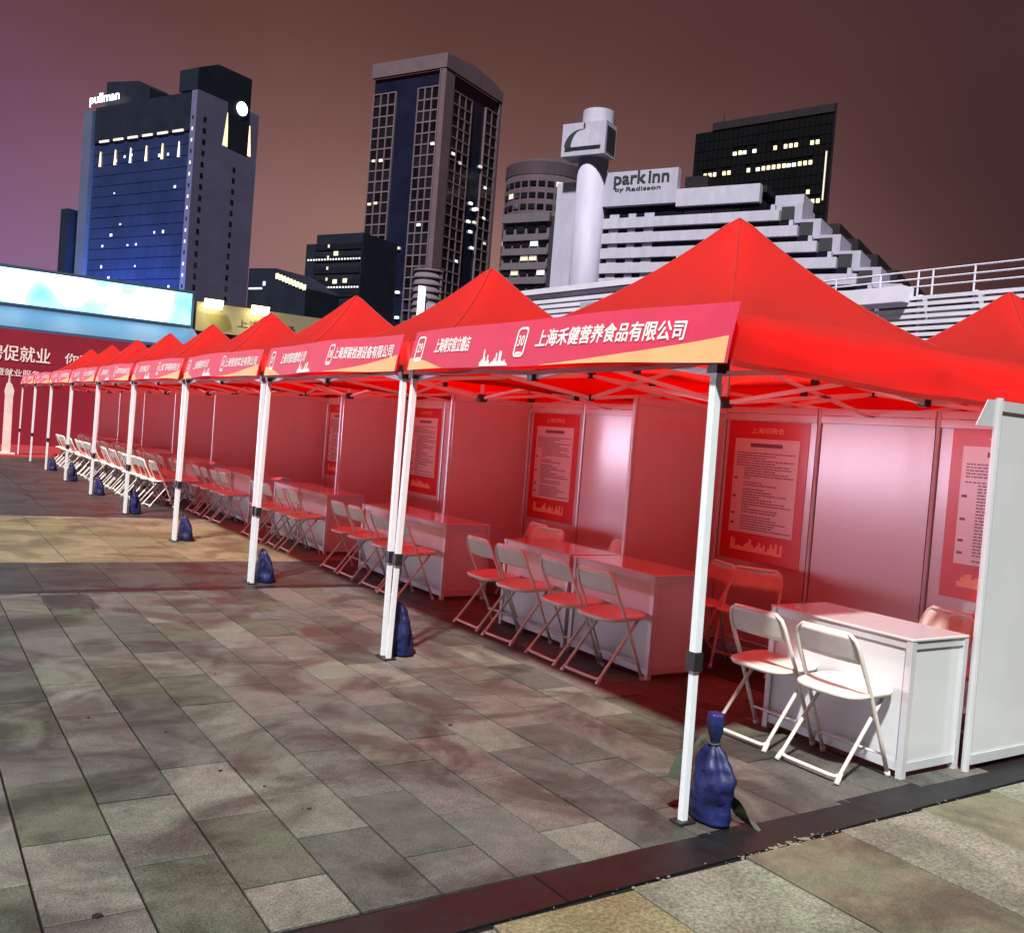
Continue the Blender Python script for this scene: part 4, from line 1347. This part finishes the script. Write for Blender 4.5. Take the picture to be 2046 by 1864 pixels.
# --- black office slab with lit floors (far right)
dk = empty('office_slab', (264.7, 222.7, 0), math.atan2(.30, .954))
MB().prism([(.4, 0, 0), (.4, 54.2, 0), (20, 54.2, 0), (20, 11, 0)], (0, 0, 122.5)).build('core', M['dk_glass'], dk)
MB().prism([(-.1, .0, 122.6), (-.1, 47, 122.6), (-.1, 47, 125.4), (-.1, 0, 125.4)], (1.2, 0, 0)).build('roof_edge', M['dark_wall'], dk)
MB().prism([(-.3, -1.0, 0), (20, 9.5, 0), (20, 10.9, 0), (.3, -.05, 0)], (0, 0, 125.4)).build('end_fin', M['dark_wall'], dk)
pm = MB().box(-.1, .35, .06, 1.74, .1, 3.3).mesh('glass_pane', M['dk_glass'])
lw = MB().box(-.1, .35, .1, 1.2, .5, 1.9).mesh('lit_window', M['lit_warm'])
lw2 = MB().box(-.1, .35, .2, 1.5, .5, 1.7).mesh('lit_window', M['lit_white'])
for i in range(11):
    for j in range(27):
        z = 84 + i * 3.45; y = .6 + j * 1.97
        pr_ = 0
        if i == 6 and (j > 18): pr_ = .75
        if i == 6 and (3 <= j <= 15): pr_ = .85
        if i == 8 and (2 <= j <= 10): pr_ = .7
        if i == 8 and (14 <= j <= 19): pr_ = .5
        if i == 3 and j in (2, 3): pr_ = .6
        if i == 2 and j in (1, 2): pr_ = .9
        if random.random() < pr_: inst('lit_window', random.choice((lw, lw, lw2)), dk, (0, y, z))
        else: inst('glass_pane', pm, dk, (0, y, z))
MB().box(-.35, -.12, 1.2, 1.7, 92, 109).build('edge_light', M['lit_dim'], dk)
MB().tube([(1, 43, 122), (1, 43, 128.5)], .2, 6).build('mast', M['dark_wall'], dk)
tag(dk, 'black office slab with two rows of lit windows, far right', 'building')

# --- round-topped tower behind, grey office block before it
rd = empty('round_tower', (147, 222, 0))
MB().lathe([(11.5, 0), (11.5, 72.5)], 40).build('shaft', M['t_crown'], rd, True)
MB().lathe([(11.6, 72.6), (11.6, 76.0), (9.5, 77.3)], 40).build('crown', M['t_crown'], rd)
rnd = random.Random(19)
for i in range(15):
    for a in range(-168, -60, 12):
        q = rnd.random()
        m_ = M['lit_white'] if q < .05 else (M['lit_dim'] if q < .12 else M['win_dark'])
        ang = R(a - 22)
        MB().box(-.9, .9, -.15, .05, 0, 1.3).build('window', m_, rd, loc=(math.cos(ang) * 11.55, math.sin(ang) * 11.55, 26 + i * 3.1), rot=(0, 0, ang + R(90)))
tag(rd, 'dark round-topped tower behind the white hotel', 'building')
of = empty('office_block', (100.2, 156, 0), A_ROT)
MB().box(0.3, 14, -4.0, 6.6, 0, 45.2).build('core', M['office_wall'], of)
for i in range(8):
    z = 22.2 + i * 2.85
    if i == 7:
        for j in range(4):
            MB().box(-.0, .29, -3.4 + j * 2.5, -1.6 + j * 2.5, z, z + 1.5).build('window', M['win_dark'], of)
        continue
    for j in range(5):
        q = rnd.random()
        MB().box(.05, .29, -3.6 + j * 2.0, -2.0 + j * 2.0, z, z + .85).build('window', M['lit_white'] if q < .10 else (M['lit_dim'] if q < .28 else M['win_dark']), of)
    MB().box(-.25, .29, -4.1, 6.7, z + 1.05, z + 1.5).build('floor_band', M['office_wall'], of)
MB().box(-.5, .28, -4.2, 6.8, 43.9, 45.6).build('parapet', M['office_wall'], of)
tag(of, 'low grey office block with lit strips beside the white hotel', 'building')

# --- smaller blocks left of the rosy tower
sb = empty('dark_block', (99.1, 236.3, 0), A_ROT)
MB().box(.2, 15, 0, 16.5, 0, 52.7).build('core', M['p_dark'], sb)
MB().box(.0, 14, 16.55, 20.0, 0, 50.2).build('side_wing', M['p_dark'], sb)
for z in (38.0, 45.6):
    for j in range(19):
        MB().box(-.15, .0, .3 + j * 1.02, .75 + j * 1.02, z, z + .4).build('string_light', M['lit_white'], sb)
for z in range(28, 50, 3):
    MB().box(-.12, .05, 11.4, 12.0, z, z + .8).build('stair_window', M['lit_dim'], sb)
for (y, z) in ((8, 39.2), (4.4, 39.4), (8.3, 46.8)):
    MB().box(-.12, .05, y, y + 1.4, z, z + 1.1).build('lit_window', M['lit_warm'], sb)
for i in range(8):
    MB().box(-.06, .16, .3, 16.2, 26 + i * 3.2, 27.6 + i * 3.2).build('window_band', M['win_dark'], sb)
tag(sb, 'dark block with two strings of small lights, left of the rosy tower', 'building')
lb = empty('lit_roof_building', (80, 215, 0), A_ROT)
MB().prism([(0, 4, 0), (0, 24, 0), (0, 24, 38.4), (0, 14.7, 38.2), (0, 10, 36.2), (0, 4.4, 33.2)], (12, 0, 0)).build('core', M['p_dark'], lb)
for j in range(9):
    y = 14.5 - j * 1.15
    z = 35.6 - j * .36
    MB().box(-.2, -.02, y - .95, y, z, z + 1.3).build('lit_window', M['lit_warm'], lb)
MB().box(-.2, -.02, 19.0, 23.5, 33.1, 33.5).build('lit_ledge', M['lit_white'], lb)
MB().box(-.15, -.02, 18.0, 18.7, 34.0, 35.0).build('lit_window', M['lit_white'], lb)
tag(lb, 'low dark building with a sloping row of warm lit windows', 'building')
cy = empty('ringed_cylinder_building', (60.2, 120.4, 0))
MB().lathe([(2.0, 0), (2.0, 24.3)], 24).build('shaft', M['office_wall'], cy, True)
for i in range(7):
    MB().lathe([(2.14, 18.0 + i * 1.0), (2.14, 18.35 + i * 1.0)], 24).build('ring', M['t_frame'], cy, True)
MB().box(-2.6, -1.6, -2.6, -2.3, 8, 21.6).build('light_panel', M['lit_white'], cy)
MB().box(-1.2, .8, -2.6, -2.3, 8, 19.4).build('pale_panel', M['white_wall'], cy)
tag(cy, 'small ringed cylinder building with a pale panel, below the rosy tower', 'building')
eb = empty('edge_tower', (8.6, 300, 0))
MB().box(-14, 4.4, 0, 12, 0, 62).build('core', M['p_pier'], eb)
for i in range(9):
    MB().box(1.6, 2.2, -.1, -.01, 30 + i * 3.4, 31.6 + i * 3.4).build('window', M['lit_dim'] if i % 4 == 2 else M['win_dark'], eb)
tag(eb, 'grey tower cut off by the left edge', 'building')

# ------------------------------------------------------------------ white louvred stand at the right
ls = empty('louvred_stand', (40.3, 21.0, 0), R(1.0))
MB().box(.5, 8, -30, 14.5, 0, 10.2).build('backing', M['louvre_gap'], ls)
for i in range(24):
    z = 10.2 - i * .31
    MB().prism([(-.6 - i * .03, -30, z - .22), (-.2, -30, z - .05), (-.2, -30, z + .02), (-.6 - i * .03, -30, z - .04)], (0, 44.4, 0)).build('louvre', M['louvre'], ls)
for i in range(16):
    MB().box(-.18, .45, -29 + i * 2.9, -28.8 + i * 2.9, 2.6, 10.3).build('louvre_post', M['louvre'], ls)
MB().box(-1.2, -.3, 6.2, 10.6, 9.85, 10.65).build('plant_box', M['louvre'], ls)
MB().box(.6, 3.4, -30, 5.3, 10.21, 10.30).build('walkway', M['louvre'], ls)
for z in (10.75, 11.15, 11.55):
    MB().tube([(.0, -30, z), (.0, 14.5, z)], .045, 6).build('guard_rail', M['louvre'], ls)
for y in (-26, -22, -18, -14, -10, -6, -3.0, .55, 3.2, 5.4, 6.2, 8.4, 11.2, 14.0):
    MB().tube([(.0, y, 10.1), (.0, y, 11.56)], .05, 6).build('rail_post', M['louvre'], ls)
tag(ls, 'white louvred stand with guard rail behind the tents at right', 'grandstand')
lr = empty('louvred_roof', (35.2, 43.0, 0), R(5.0))
MB().box(.5, 6, -3, 16, 0, 11.3).build('backing', M['louvre_gap'], lr)
for i in range(9):
    z = 11.4 - i * .36
    MB().box(-.25, .45, -3, 16, z - .14, z + .10).build('louvre', M['louvre'], lr)
MB().box(-.45, .49, -3, 16, 11.55, 11.9).build('roof_edge', M['louvre'], lr)
MB().box(-.40, -.27, 2.6, 5.0, 9.0, 10.7).build('small_sign', M['white_wall'], lr)
inst('sign_letters', text_mesh('馆', 1.3, M['ink'], 1.3, .02), lr, (-.42, 3.8, 9.9), ROT_NX)
tag(lr, 'pale louvred roof edge showing between the two nearest tent peaks', 'grandstand')
db = empty('dark_annex', (62, 17, 0))
MB().box(0, 12, -6, 13, 0, 17.2).build('wall', M['dark_wall'], db)
MB().box(1, 9, -6, 3.5, 17.21, 20.6).build('roof_house', M['dark_wall'], db)
for i in range(4):
    MB().box(-.06, -.01, -5 + i * 3, -3.4 + i * 3, 14, 15.4).build('window', M['win_dark'], db)
tag(db, 'dark annex behind the guard rail at the right edge', 'building')
